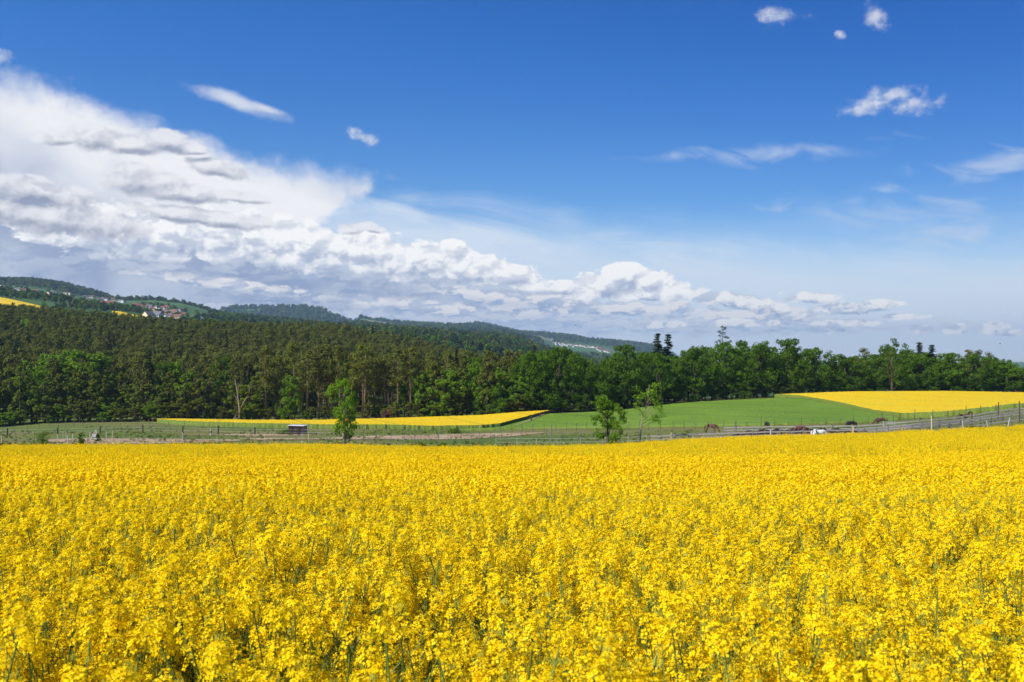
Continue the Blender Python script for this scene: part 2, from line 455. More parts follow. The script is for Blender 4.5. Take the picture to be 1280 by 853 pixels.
# ------------------------------------------------------------------ terrain: columns of (distance, picture row) turned into heights
YK = [110, 135, 160, 190, 220, 262, 300, 350, 430, 520, 620, 760, 950, 1150, 1600, 2100, 2800, 3600, 4600, 6000, 9000, 14000]
TAB = {
 -700: [575, 562, 556, 548, 542, 536, 520, 480, 440, 405, 395, 392, 385, 378, 362, 352, 346, 350, 380, 400, 425, 440],
    0: [570, 559, 550, 544, 540, 534, 522, 500, 455, 425, 414, 412, 384, 372, 362, 357, 352.5, 352, 380, 400, 425, 440],
   60: [569.5, 558, 549, 542, 537, 530, 521, 502, 460, 431, 419, 416, 391, 379, 367, 361, 354, 353, 380, 400, 425, 440],
  120: [569, 557, 548, 541, 534, 529, 520, 503, 464, 436, 424, 422, 398, 386, 376, 370.5, 366, 370, 385, 400, 425, 440],
  190: [569, 557, 548, 540, 534, 528, 520, 505, 470, 442, 430, 430, 408, 395, 386, 379, 372.5, 376, 387, 400, 425, 440],
  250: [568, 557, 549, 541, 535, 529, 521, 506, 474, 446, 435, 435, 416, 404, 395, 388, 383, 384, 388, 400, 425, 440],
  320: [568, 557, 549, 542, 536, 530, 522, 508, 480, 449, 437, 436, 424, 414, 404, 396, 391, 388, 383, 395, 425, 440],
  400: [568, 557, 549, 542, 537, 530, 521, 508, 482, 453, 438, 438, 428, 418, 412, 408, 404, 398, 388, 400, 425, 440],
  430: [568, 557, 549, 542, 537, 529, 520, 508, 483, 455, 440, 440, 432, 422, 416, 412, 408, 404, 398, 400, 425, 440],
  480: [569, 557.5, 549, 542, 537, 528, 519, 508, 488, 462, 449, 448, 436, 424, 418, 416, 414, 410, 404, 401.5, 426, 440],
  540: [571, 558, 550, 543, 539, 526, 517, 507, 492, 474, 462, 458, 442, 430, 422, 420, 418, 414, 409, 406, 428, 440],
  600: [571, 558, 550, 543, 539, 524, 515, 507, 498, 485, 475, 470, 452, 438, 427, 424, 421, 418, 412, 406, 430, 440],
  640: [571, 557, 549, 543, 538, 521, 512, 507, 500, 494, 485, 478, 460, 445, 430, 426, 423, 422, 417, 413, 431, 440],
  700: [570, 556, 547, 541, 535, 519, 510, 506, 502, 498, 492, 487, 478, 465, 451, 446, 444, 437, 428, 420, 428, 439],
  760: [568, 555, 546, 540, 532, 517, 508, 504, 502, 500, 496, 492, 484, 474, 463, 457, 451, 443, 434, 427, 430, 439],
  860: [561, 550, 542, 536, 526, 512, 502, 499, 500, 500, 498, 494, 488, 482, 472, 466, 461, 459, 457, 455, 453, 452],
  960: [557, 547, 539, 532, 522, 508, 498, 495, 498, 500, 498, 494, 488, 482, 472, 466, 461, 459, 457, 455, 453, 452],
 1070: [554, 545, 537, 528, 519, 505, 494, 492, 496, 500, 498, 494, 488, 482, 472, 466, 461, 459, 457, 455, 453, 452],
 1180: [549, 536, 527, 520, 513, 503, 493.5, 491, 496, 500, 498, 494, 488, 482, 472, 466, 461, 459, 457, 455, 453, 452],
 1280: [544, 523, 514, 510, 507, 501, 495, 494, 498, 502, 500, 494, 488, 482, 472, 466, 461, 459, 457, 455, 453, 452],
 1900: [520, 508, 502, 498, 496, 495, 494, 494, 498, 502, 500, 494, 488, 482, 472, 466, 461, 459, 457, 455, 453, 452]}
UK = np.array(sorted(TAB)); TT = np.array([TAB[u] for u in UK], float); LY = np.log(np.array(YK, float))
# the overlapping far hills: crest rows per distance
_far = {2100: [(-700, 352), (0, 357), (60, 361), (100, 371), (130, 373), (190, 373), (225, 377), (245, 382), (262, 388), (285, 395), (330, 400)],
        2800: [(-700, 346), (0, 351), (40, 350), (80, 357), (100, 363), (125, 371), (150, 384), (262, 398), (450, 410)],
        4600: [(-700, 380), (150, 395), (262, 388), (280, 387), (330, 385), (380, 387), (400, 391), (425, 402), (445, 411)],
        6000: [(-700, 400), (400, 403), (430, 403), (480, 403), (500, 406), (560, 410), (580, 409), (595, 406.5), (612, 409), (630, 415), (650, 420), (670, 420), (700, 420), (722, 422), (740, 427), (780, 430), (820, 435)]}
_un = np.array(sorted(set(UK.tolist()) | {u for q in _far.values() for u, _ in q}))
_TN = np.stack([np.interp(_un, UK, TT[:, j]) for j in range(TT.shape[1])], 1)
for Yq, q in _far.items():
    j = YK.index(Yq); sel = _un <= q[-1][0]
    _TN[sel, j] = np.interp(_un[sel], *zip(*q))
sel = _un < 445
_TN[sel, YK.index(3600)] = np.maximum(_TN[sel, YK.index(2800)], _TN[sel, YK.index(4600)]) + 7
UK, TT = _un, _TN
CROP = 1.3                                         # rapeseed height
YE = 110.0                                         # far edge of the near field
E110 = TT[:, 0] - HZ
def _row(u, Y):
    u = np.clip(u, UK[0], UK[-1]); l = np.clip(np.log(Y), LY[0], LY[-1])
    i = np.clip(np.searchsorted(UK, u) - 1, 0, len(UK) - 2); j = np.clip(np.searchsorted(LY, l) - 1, 0, len(LY) - 2)
    a = (u - UK[i]) / (UK[i + 1] - UK[i]); b = (l - LY[j]) / (LY[j + 1] - LY[j])
    a = a * a * (3 - 2 * a) * 0.35 + a * 0.65
    return (TT[i, j] * (1 - a) + TT[i + 1, j] * a) * (1 - b) + (TT[i, j + 1] * (1 - a) + TT[i + 1, j + 1] * a) * b
def H(Xw, Yw):
    """ground height at world x, y (camera eye is the origin)"""
    Xw = np.asarray(Xw, float); Yw = np.asarray(Yw, float)
    far = -(_row(640 + F * Xw / np.maximum(Yw, YE), np.maximum(Yw, YE)) - HZ) / F * np.maximum(Yw, YE)
    s_ = np.interp(640 + Xw * F / YE, UK, E110) / F - 2.0 / YE
    near = -2.0 - np.clip(Yw, -60, YE) * s_
    h = np.where(Yw >= YE, far, near)
    d = np.hypot(Xw, Yw)
    w = np.clip((d - 900) / 2500, 0, 1)
    roll = (np.sin(Xw / 310 + 1.3) * np.sin(Yw / 270 + .4) + .5 * np.sin(Xw / 130 + Yw / 170)) * 7.0
    return h + roll * w
def at(px, Y, dz=0.0):
    x = (px - 640) / F * Y
    return Vector((x, Y, float(H(x, Y)) + dz))

ang_f = np.radians(np.arange(-48, 48.01, 0.16)); ang_b = np.radians(np.concatenate([np.arange(50, 180, 4.0), np.arange(180, 312, 4.0)]))
angs = np.concatenate([ang_f, ang_b]); NA = len(angs)
rr = np.concatenate([[0.4], np.exp(np.linspace(math.log(1.5), math.log(100), 60))[:-1], np.exp(np.linspace(math.log(100), math.log(9400), 320))])
AA, RR = np.meshgrid(angs, rr)
gx, gy = RR * np.sin(AA), RR * np.cos(AA)
gz = H(gx, gy)
v = np.stack([gx, gy, gz], -1).reshape(-1, 3)
ii, jj = np.meshgrid(np.arange(len(rr) - 1), np.arange(NA), indexing='ij')
j2 = (jj + 1) % NA
f = np.stack([ii * NA + jj, ii * NA + j2, (ii + 1) * NA + j2, (ii + 1) * NA + jj], -1).reshape(-1, 4)
dist = RR[:-1].ravel(); gyc = gy[:-1].ravel()
mi = np.where(dist > 640, 1, np.where((gyc < YE - 2), 2, 0))
cap = len(v); v = np.vstack([v, [[0, 0, -2.0]]])
me = mesh_np('ground', v, f, (M_GRASS, M_HILL, M_SOIL), mi, True)
bm = bmesh.new(); bm.from_mesh(me); bm.verts.ensure_lookup_table()
for j in range(NA): bm.faces.new((bm.verts[cap], bm.verts[(j + 1) % NA], bm.verts[j])).material_index = 2
bm.to_mesh(me); bm.free()
ground = tag(link('ground', me), kind='structure')

M_SIDE = mat('crop_side', lambda n: princ(n, nmix(smooth(fbm(geo_pos(n), 4.0, 5, .7, '3D'), .35, .65), (0.08, 0.13, 0.02), (0.17, 0.20, 0.035)), .9, .1))
# draped sheets: polygons given as (distance-row) outlines in plan, each cell cut from a fine lattice
def inside_poly(px, py, poly):
    c = np.zeros(px.shape, bool); n = len(poly)
    for i in range(n):
        x0, y0 = poly[i]; x1, y1 = poly[(i + 1) % n]
        hit = ((y0 > py) != (y1 > py)) & (px < (x1 - x0) * (py - y0) / (y1 - y0 + 1e-12) + x0)
        c ^= hit
    return c
def plan(uY): return [((u - 640) / F * Y, Y) for u, Y in uY]
def sheet(name, uY, m, lift=0.05, height=0.0, nu=160, nY=26, bump=0.0, edge=0.15):
    """a field given by its near and far edges: lists of (u, Y near, Y far); height > 0 makes a crop with sides"""
    us = np.linspace(uY[0][0], uY[-1][0], nu)
    yn = np.interp(us, [q[0] for q in uY], [q[1] for q in uY]); yf = np.interp(us, [q[0] for q in uY], [q[2] for q in uY])
    t = np.linspace(0, 1, nY)
    wig = np.interp(us, np.linspace(us[0], us[-1], nu // 2), RNG.normal(0, edge, nu // 2))
    Y = (yn + wig)[None, :] * (1 - t[:, None]) + yf[None, :] * t[:, None]
    U = np.repeat(us[None, :], nY, 0)
    Xw = (U - 640) / F * Y
    Z = H(Xw, Y) + lift
    if height:
        Z = Z + height + RNG.normal(0, bump, Z.shape)
        # ring of side vertices down to the ground
    V = np.stack([Xw, Y, Z], -1).reshape(-1, 3)
    i, j = np.meshgrid(np.arange(nY - 1), np.arange(nu - 1), indexing='ij')
    fc = np.stack([i * nu + j, i * nu + j + 1, (i + 1) * nu + j + 1, (i + 1) * nu + j], -1).reshape(-1, 4)
    if height:
        rim = [j for j in range(nu)] + [i * nu + nu - 1 for i in range(1, nY)] + [(nY - 1) * nu + j for j in range(nu - 2, -1, -1)] + [i * nu for i in range(nY - 2, 0, -1)]
        low = V[rim].copy(); low[:, 2] -= height + lift + 0.6
        b = len(V); V = np.vstack([V, low]); n = len(rim)
        sidef = np.array([[rim[k], b + k, b + (k + 1) % n, rim[(k + 1) % n]] for k in range(n)])
        nt_top = len(fc); fc = np.vstack([fc, sidef])
    mi_ = None
    if height: mi_ = np.zeros(len(fc), np.int32); mi_[nt_top:] = 1
    o = link(name, mesh_np(name, V, fc, (m, M_SIDE), mi_, False))
    return tag(o, kind='structure')
sheet('yellow_field', [(196, 256, 257), (225, 242, 262), (260, 234, 262), (320, 228, 262), (430, 222, 262), (540, 222, 262), (600, 224, 262), (625, 228, 263), (655, 245, 266), (686, 266, 268)], M_RAPE, 0.02, 1.2, 500, 60, 0.035)
sheet('yellow_field', [(968, 305, 305.5), (1000, 291, 305), (1060, 246, 304), (1100, 212, 304), (1130, 190, 304), (1180, 184, 305), (1280, 180, 305), (1500, 178, 305), (1700, 178, 305)], M_RAPE, 0.02, 1.2, 500, 70, 0.035)
sheet('green_field', [(560, 221, 221.5), (625, 221, 227), (655, 222, 244), (686, 219, 265), (760, 205, 268), (860, 196, 292), (968, 188, 296), (1000, 188, 290), (1060, 188, 245), (1100, 187, 211), (1124, 186.5, 189)], M_WHEAT, 0.02, 0.35, 260, 40, 0.03)
sheet('dirt_patch', [(60, 150, 158), (108, 139, 160), (190, 140, 158), (240, 144, 158), (300, 152, 157)], M_DIRT, 0.06)
sheet('dirt_patch', [(300, 159, 162), (325, 156, 164), (400, 157, 164), (460, 158, 174), (540, 160, 186), (590, 164, 193), (640, 176, 199), (680, 190, 194)], M_DIRT, 0.06)
sheet('dirt_patch', [(215, 178, 180), (320, 176, 186), (390, 178, 184)], M_DIRT, 0.05)
sheet('path', [(640, 224, 225), (662, 241, 243), (682, 262, 264)], M_DIRT, 0.5, 0, 60, 4, 0, 0.1)
sheet('dirt_patch', [(866, 127, 132), (930, 127, 137), (1010, 126, 137), (1060, 128, 134)], M_DIRT, 0.05)
# strips on the far slope
sheet('yellow_field', [(-80, 960, 1090), (0, 960, 1120), (30, 965, 1080), (62, 990, 1010)], M_RAPE, 0.3, 1.0, 80, 10, 0.1)
sheet('yellow_field', [(140, 1080, 1110), (150, 1050, 1130), (172, 1010, 1090), (190, 1000, 1040)], M_RAPE, 0.3, 1.0, 60, 8, 0.1)

# ------------------------------------------------------------------ haze
zlow = float(v[:, 2].min())
hb = MB().box((0, 0, (262 + zlow - 1) / 2), (18900, 18900, 262 - zlow + 1))
hz_mat = bpy.data.materials.new('haze'); hz_mat.use_nodes = True
hn = hz_mat.node_tree; hn.nodes.clear()
ho = hn.nodes.new('ShaderNodeOutputMaterial'); hv = hn.nodes.new('ShaderNodeVolumePrincipled')
hv.inputs['Color'].default_value = (0.52, 0.76, 1.0, 1)
hv.inputs['Density'].default_value = 0.000075
hv.inputs['Anisotropy'].default_value = 0.2
hn.links.new(hv.outputs[0], ho.inputs['Volume'])
haze = tag(hb.build('haze', (hz_mat,)), kind='stuff')

# ------------------------------------------------------------------ scattering (only for what nobody could count)
def scatter(name, P, rot, scl, var, protos, kind='stuff'):
    pm = bpy.data.meshes.new(name)
    pm.vertices.add(len(P)); pm.vertices.foreach_set('co', np.asarray(P, np.float32).ravel())
    a = pm.attributes.new('rot', 'FLOAT_VECTOR', 'POINT'); a.data.foreach_set('vector', np.asarray(rot, np.float32).ravel())
    a = pm.attributes.new('scl', 'FLOAT_VECTOR', 'POINT'); a.data.foreach_set('vector', np.asarray(scl, np.float32).ravel())
    a = pm.attributes.new('kindno', 'INT', 'POINT'); a.data.foreach_set('value', np.asarray(var, np.int32))
    o = link(name, pm)
    ng = bpy.data.node_groups.new(name + '_scatter', 'GeometryNodeTree')
    ng.interface.new_socket('Geometry', in_out='INPUT', socket_type='NodeSocketGeometry')
    ng.interface.new_socket('Geometry', in_out='OUTPUT', socket_type='NodeSocketGeometry')
    gi = ng.nodes.new('NodeGroupInput'); go = ng.nodes.new('NodeGroupOutput')
    jn = ng.nodes.new('GeometryNodeJoinGeometry')
    def attr(nm, t):
        n = ng.nodes.new('GeometryNodeInputNamedAttribute'); n.data_type = t; n.inputs['Name'].default_value = nm
        return next(q for q in n.outputs if q.enabled and q.name == 'Attribute')
    ra, sa, va = attr('rot', 'FLOAT_VECTOR'), attr('scl', 'FLOAT_VECTOR'), attr('kindno', 'INT')
    for k, pr in enumerate(protos):
        cmp = ng.nodes.new('FunctionNodeCompare'); cmp.data_type = 'INT'; cmp.operation = 'EQUAL'
        ng.links.new(va, cmp.inputs[2]); cmp.inputs[3].default_value = k
        oi = ng.nodes.new('GeometryNodeObjectInfo'); oi.inputs[0].default_value = pr
        ins = ng.nodes.new('GeometryNodeInstanceOnPoints')
        ng.links.new(gi.outputs[0], ins.inputs['Points']); ng.links.new(cmp.outputs[0], ins.inputs['Selection'])
        ng.links.new(oi.outputs['Geometry'], ins.inputs['Instance'])
        ng.links.new(ra, ins.inputs['Rotation']); ng.links.new(sa, ins.inputs['Scale'])
        ng.links.new(ins.outputs[0], jn.inputs[0])
    ng.links.new(jn.outputs[0], go.inputs[0])
    md = o.modifiers.new('scatter', 'NODES'); md.node_group = ng
    return tag(o, kind=kind)
def proto(name, me): return bpy.data.objects.new(name, me)      # referenced by a scatter only, never in the scene

# ------------------------------------------------------------------ rapeseed
def m_petal(nt_):
    r = isl(nt_); q = obj_rand(nt_)
    c = ramp(r, [(0, (0.86, 0.50, 0.006)), (0.35, (0.95, 0.68, 0.008)), (0.8, (0.98, 0.76, 0.012)), (1, (0.99, 0.80, 0.04))])
    return leafy(nt_, c, (0.98, 0.73, 0.012), 0.36)
M_PETAL = mat('rape_petal', m_petal)
def m_stem(nt_):
    r = isl(nt_)
    c = ramp(r, [(0, (0.06, 0.11, 0.02)), (0.5, (0.13, 0.20, 0.035)), (1, (0.21, 0.27, 0.05))])
    return princ(nt_, c, 0.55, 0.3)
M_STEM = mat('rape_stem', m_stem)
def m_rleaf(nt_): return leafy(nt_, ramp(isl(nt_), [(0, (0.03, 0.07, 0.015)), (1, (0.065, 0.115, 0.022))]), (0.07, 0.13, 0.01), 0.15)
M_RLEAF = mat('rape_leaf', m_rleaf)
M_BUD = mat('rape_bud', lambda n: princ(n, (0.30, 0.28, 0.02), 0.6, 0.2))

def frame(n):
    n = n / np.linalg.norm(n)
    a = np.cross(n, [0, 0, 1.0] if abs(n[2]) < .9 else [1.0, 0, 0]); a /= np.linalg.norm(a)
    return n, a, np.cross(n, a)
def flower(mb, p, n, s, rng):
    n, a, b = frame(n); t0 = rng.uniform(0, 6.28)
    for k in range(4):
        t = t0 + k * math.pi / 2 + rng.normal(0, .12)
        d = a * math.cos(t) + b * math.sin(t); w = -a * math.sin(t) + b * math.cos(t)
        cup = rng.uniform(0.0, 0.35)
        q = s * rng.uniform(.85, 1.15)
        mb.add([p + d * 0.12 * q, p + d * .55 * q + w * .36 * q + n * cup * .45 * q, p + d * 1.0 * q + n * cup * q * .7, p + d * .55 * q - w * .36 * q + n * cup * .45 * q],
               [(0, 1, 2, 3)], 0)
def raceme(mb, base, axis, ln, nf, fs, rng, lod=0):
    axis, a, b = frame(axis)
    for k in range(nf):
        t = k / nf
        th = k * 2.4 + rng.uniform(-.4, .4)
        out = a * math.cos(th) + b * math.sin(th)
        el = 0.15 + 0.85 * t
        p = base + axis * (ln * t) + out * (0.027 * (1 - .5 * t)) * rng.uniform(.8, 1.3) + np.array([0, 0, .004])
        flower(mb, p, out * (1.15 - t) + axis * el, fs, rng) if lod == 0 else quad(mb, p, out * (1 - t) + axis * el, fs * 1.25, rng)
    for k in range(6 if lod == 0 else 1):
        th = k * 2.4
        p = base + axis * ln * (1.0 + .012 * k) + (a * math.cos(th) + b * math.sin(th)) * .006 + axis * .006
        mb.tube([p, p + axis * .009], [.0017, .0012], 3, 2)
def quad(mb, p, n, s, rng, mi=0):
    n, a, b = frame(n + rng.normal(0, .25, 3)); t = rng.uniform(0, 6.28)
    d = a * math.cos(t) + b * math.sin(t); w = np.cross(n, d)
    bend = n * s * rng.uniform(-.3, .3)
    mb.add([p + d * s, p + w * s * .8 + bend, p - d * s, p - w * s * .8 + bend], [(0, 1, 2, 3)], mi)
def rape_plant(rng, lod=0, tall=1.0):
    mb = MB(); h = 1.18 * tall
    lean = rng.normal(0, .07, 2)
    def stem_at(t): return np.array([lean[0] * h * t * t, lean[1] * h * t * t, h * t])
    ns = 5 if lod == 0 else 3
    mb.tube([stem_at(t) for t in np.linspace(0.02, 1, ns)], list(np.linspace(.0062, .0024, ns)), 5 if lod == 0 else 3, 1, False)
    fs = 0.0110 if lod == 0 else 0.0125
    raceme(mb, stem_at(1.0), np.array([lean[0], lean[1], 1.0]), rng.uniform(.05, .085), 34 if lod == 0 else 18, fs, rng, lod)
    nb = rng.integers(7, 10) if lod == 0 else rng.integers(6, 8)
    for k in range(nb):
        t = rng.uniform(.50, .93); th = k * 2.4 + rng.uniform(-.5, .5)
        p0 = stem_at(t); L = (1.03 - t) * h * rng.uniform(.7, 1.15) + 0.07
        out = np.array([math.cos(th), math.sin(th), 0])
        sp = rng.uniform(.25, .55)
        p1 = p0 + out * L * sp * .7 + np.array([0, 0, L * .5]); p2 = p0 + out * L * sp + np.array([0, 0, L * 0.98])
        mb.tube([p0, p1, p2], [.0036, .0028, .0018], 4 if lod == 0 else 3, 1, False)
        raceme(mb, p2, (p2 - p1), rng.uniform(.045, .085), rng.integers(18, 28) if lod == 0 else 13, fs, rng, lod)
        if lod == 0:            # young pods and small leaves under the flowers
            for q in range(4):
                tt = rng.uniform(.35, .95); pb = p1 * (1 - tt) + p2 * tt; a_ = rng.uniform(0, 6.28)
                mb.tube([pb, pb + np.array([math.cos(a_) * .018, math.sin(a_) * .018, .022]), pb + np.array([math.cos(a_) * .024, math.sin(a_) * .024, .055])], [.0009, .0013, .0007], 3, 1, False)
            a_ = th; w = np.array([-math.sin(a_), math.cos(a_), 0])
            l0 = p0; l1 = p0 + out * .05 + np.array([0, 0, .02]); l2 = p0 + out * .10
            if t < .72: mb.add([l0, l1 + w * .008, l2, l1 - w * .008], [(0, 1, 2, 3)], 3)
    for k in range(6 if lod == 0 else 3):        # big lower leaves
        t = rng.uniform(.08, .42); th = rng.uniform(0, 6.28); out = np.array([math.cos(th), math.sin(th), 0]); w = np.array([-math.sin(th), math.cos(th), 0])
        p = stem_at(t); l = rng.uniform(.12, .24)
        mb.add([p, p + out * l * .5 + w * .035 + np.array([0, 0, .03]), p + out * l + np.array([0, 0, -.02]), p + out * l * .5 - w * .035 + np.array([0, 0, .03])], [(0, 1, 2, 3)], 3)
    return mb
RM = (M_PETAL, M_STEM, M_BUD, M_RLEAF)
hi = [proto('rapeseed_plant', rape_plant(np.random.default_rng(20 + k), 0, 1 + 0.05 * (k % 3 - 1)).mesh('rapeseed_plant', RM)) for k in range(7)]
mid = [proto('rapeseed_plant', rape_plant(np.random.default_rng(40 + k), 1).mesh('rapeseed_plant', RM)) for k in range(6)]
def patch(seed, n=34, per=28, s=.022):
    """about a square metre of crop seen from far: every flower head a little loose bundle of quads"""
    rng = np.random.default_rng(seed); mb = MB()
    for k in range(n):
        c = np.array([rng.uniform(-.62, .62), rng.uniform(-.62, .62), 0]); h = 1.13 + rng.normal(0, .10)
        for j in range(5):
            o_ = np.array([rng.normal(0, .10), rng.normal(0, .10), h - rng.uniform(0, .24)])
            for q in range(per // 5):
                quad(mb, c + o_ + rng.normal(0, .017, 3), rng.normal(0, .6, 3) + np.array([0, -.2, .9]), s * rng.uniform(.7, 1.2), rng)
        if k % 2 == 0: mb.tube([c + np.array([0, 0, .3]), c + np.array([rng.normal(0, .03), rng.normal(0, .03), h * .97])], [.008, .005], 3, 1, False)
        for q in range(2): quad(mb, c + np.array([rng.normal(0, .08), rng.normal(0, .08), rng.uniform(.5, .85)]), rng.normal(0, .5, 3) + np.array([0, 0, 1.0]), .06, rng, 3)
    return proto('rapeseed_patch', mb.mesh('rapeseed_patch', RM))
far = [patch(60 + k) for k in range(7)]
protos = hi + mid + far
P, Rt, S, V = [], [], [], []
def put(x, y, kinds, smin, smax, tilt):
    n = len(x)
    z = H(x, y)
    P.append(np.stack([x, y, z], -1))
    Rt.append(np.stack([RNG.normal(0, tilt, n), RNG.normal(0, tilt, n), RNG.uniform(0, 6.283, n)], -1))
    s = RNG.uniform(smin, smax, n)
    # long gentle waves in crop height
    s = s * (1 + 0.045 * np.sin(x * .9 + np.sin(y * .7)) * np.sin(y * 1.1 + 1) + 0.03 * np.sin(x * .23 + y * .31))
    S.append(np.stack([s, s, s], -1)); V.append(RNG.integers(kinds[0], kinds[1], n))
def noise2(x_, y_, s_, o_=0.0):
    return np.array([mnoise.fractal(Vector((a / s_ + o_, b / s_, o_)), 1.0, 2.0, 3) for a, b in zip(x_, y_)])
def fan(y0, y1, dens, margin=3.0, k=0.66):
    n = int((y1 - y0) * 2 * (k * (y0 + y1) / 2 + margin) * dens)
    y = RNG.uniform(y0, y1, int(n * 1.9)); wmax = k * y1 + margin
    x = RNG.uniform(-wmax, wmax, len(y))
    keep = np.abs(x) < k * y + margin
    return x[keep][:n], y[keep][:n]
x, y = fan(-2.5, 9.0, 72, 4.5, .66)
gap = noise2(x, y, .55, 8.8)
keep = (np.hypot(x, y) > 0.85) & ((gap > -.16) | (RNG.random(len(x)) < .45))
put(x[keep], y[keep], (0, 7), .82, 1.14, .12)
x, y = fan(9.0, 30.0, 56, 4.0, .78); put(x, y, (7, 13), .84, 1.12, .06)
x, y = fan(30.0, YE + .5, 1.25, 8.0, .95)
y = np.minimum(y, YE + 0.4 * np.sin(x * .8) + .2 * np.sin(x * 2.7))
put(x, y, (13, 20), .88, 1.10, .02)
# a few tall ones standing out of the crop close by
tall = [(-0.98, 3.9, 1.22), (0.93, 3.4, 1.18), (1.50, 2.9, 1.14), (-1.4, 3.0, 1.10), (0.35, 2.9, 1.08), (-0.28, 4.6, 1.18), (1.95, 4.4, 1.2), (-2.3, 4.8, 1.2), (0.62, 2.4, 1.08), (1.25, 2.3, 1.10), (-1.15, 2.1, 1.08), (-.52, 1.0, 1.17), (.50, 1.0, 1.19), (.57, 1.08, 1.17), (.3, 1.15, 1.12)]
P.append(np.array([(x_, y_, float(H(x_, y_))) for x_, y_, _ in tall])); S.append(np.array([(s_, s_, s_) for *_, s_ in tall]))
Rt.append(np.stack([RNG.normal(0, .06, len(tall)), RNG.normal(0, .06, len(tall)), RNG.uniform(0, 6, len(tall))], -1)); V.append(RNG.integers(0, 7, len(tall)))
fld = scatter('rapeseed_field', np.vstack(P), np.vstack(Rt), np.vstack(S), np.concatenate(V), protos)
tag(fld, 'sea of bright yellow flowering rapeseed filling the foreground', 'rapeseed')

# ------------------------------------------------------------------ trees
def leaf_mat(name, dark, light, tr, hue=0.0, t=0.3):
    def b(nt_):
        r = isl(nt_); q = obj_rand(nt_)
        c = nmix(r, dark, light)
        c = nmix(q * 0.6, c, (dark[0] * 1.8 + .012, dark[1] * 1.5 + .012, dark[2] * 1.2))
        c = nmix(smooth(q, .55, .95) * 0.45, c, (light[0] * 1.0, light[1] * 1.15, light[2] * .8))
        return leafy(nt_, c, tr, t)
    return mat(name, b)
M_BROAD = leaf_mat('broadleaf_foliage', (0.030, 0.070, 0.008), (0.115, 0.200, 0.018), (0.16, 0.28, 0.012))
M_FRESH = leaf_mat('fresh_foliage', (0.085, 0.165, 0.014), (0.165, 0.285, 0.026), (0.25, 0.38, 0.018))
M_OLIVE = leaf_mat('olive_foliage', (0.080, 0.100, 0.018), (0.170, 0.185, 0.036), (0.16, 0.19, 0.018))
M_FRESH2 = leaf_mat('spring_foliage', (0.085, 0.130, 0.016), (0.180, 0.235, 0.030), (0.19, 0.26, 0.018))
M_PINE = leaf_mat('pine_needles', (0.068, 0.082, 0.018), (0.168, 0.180, 0.036), (0.09, 0.11, 0.015), t=0.15)
M_SPRUCE = leaf_mat('spruce_needles', (0.020, 0.036, 0.014), (0.050, 0.080, 0.028), (0.03, 0.05, 0.01), t=0.12)
def bark(name, a, b_):
    def f(nt_):
        p = geo_pos(nt_); n = fbm(p, 6.0, 5, 0.65, '3D')
        return princ(nt_, nmix(smooth(n, .3, .7), a, b_), 0.9, 0.1, n, 0.5, 0.05)
    return mat(name, f)
M_BARK = bark('grey_bark', (0.055, 0.042, 0.030), (0.13, 0.105, 0.078))
M_PBARK = bark('pine_bark', (0.15, 0.095, 0.060), (0.33, 0.24, 0.17))
M_DEAD = bark('dead_wood', (0.22, 0.17, 0.12), (0.42, 0.34, 0.25))

def leaves_np(C, Rr, N, size, rng, flat=1.0, up=0.4, shell=0.55, asp=0.62):
    """leaf quads in clumps: C (k,3) centres, Rr (k,) radii, N leaves per clump"""
    k = len(C)
    d = rng.normal(0, 1, (k, N, 3)); d /= np.linalg.norm(d, axis=2, keepdims=True)
    r = rng.uniform(shell ** 3, 1, (k, N, 1)) ** (1 / 3)
    p = C[:, None] + d * r * Rr[:, None, None] * np.array([1, 1, flat])
    n = d * 0.9 + rng.normal(0, .55, (k, N, 3)) + np.array([0, 0, up]); n /= np.linalg.norm(n, axis=2, keepdims=True)
    t = rng.normal(0, 1, (k, N, 3)); a = np.cross(n, t); a /= np.linalg.norm(a, axis=2, keepdims=True) + 1e-9
    b = np.cross(n, a)
    s = size * rng.uniform(.6, 1.25, (k, N, 1))
    q = np.stack([p - a * s, p - b * s * asp, p + a * s, p + b * s * asp], 2)
    V = q.reshape(-1, 3); Fc = np.arange(len(V)).reshape(-1, 4)
    return V, Fc
def crown_mesh(name, parts_, m):
    V = np.vstack([p[0] for p in parts_]); o = 0; Fs = []
    for p in parts_: Fs.append(p[1] + o); o += len(p[0])
    return mesh_np(name, V, np.vstack(Fs), (m,))
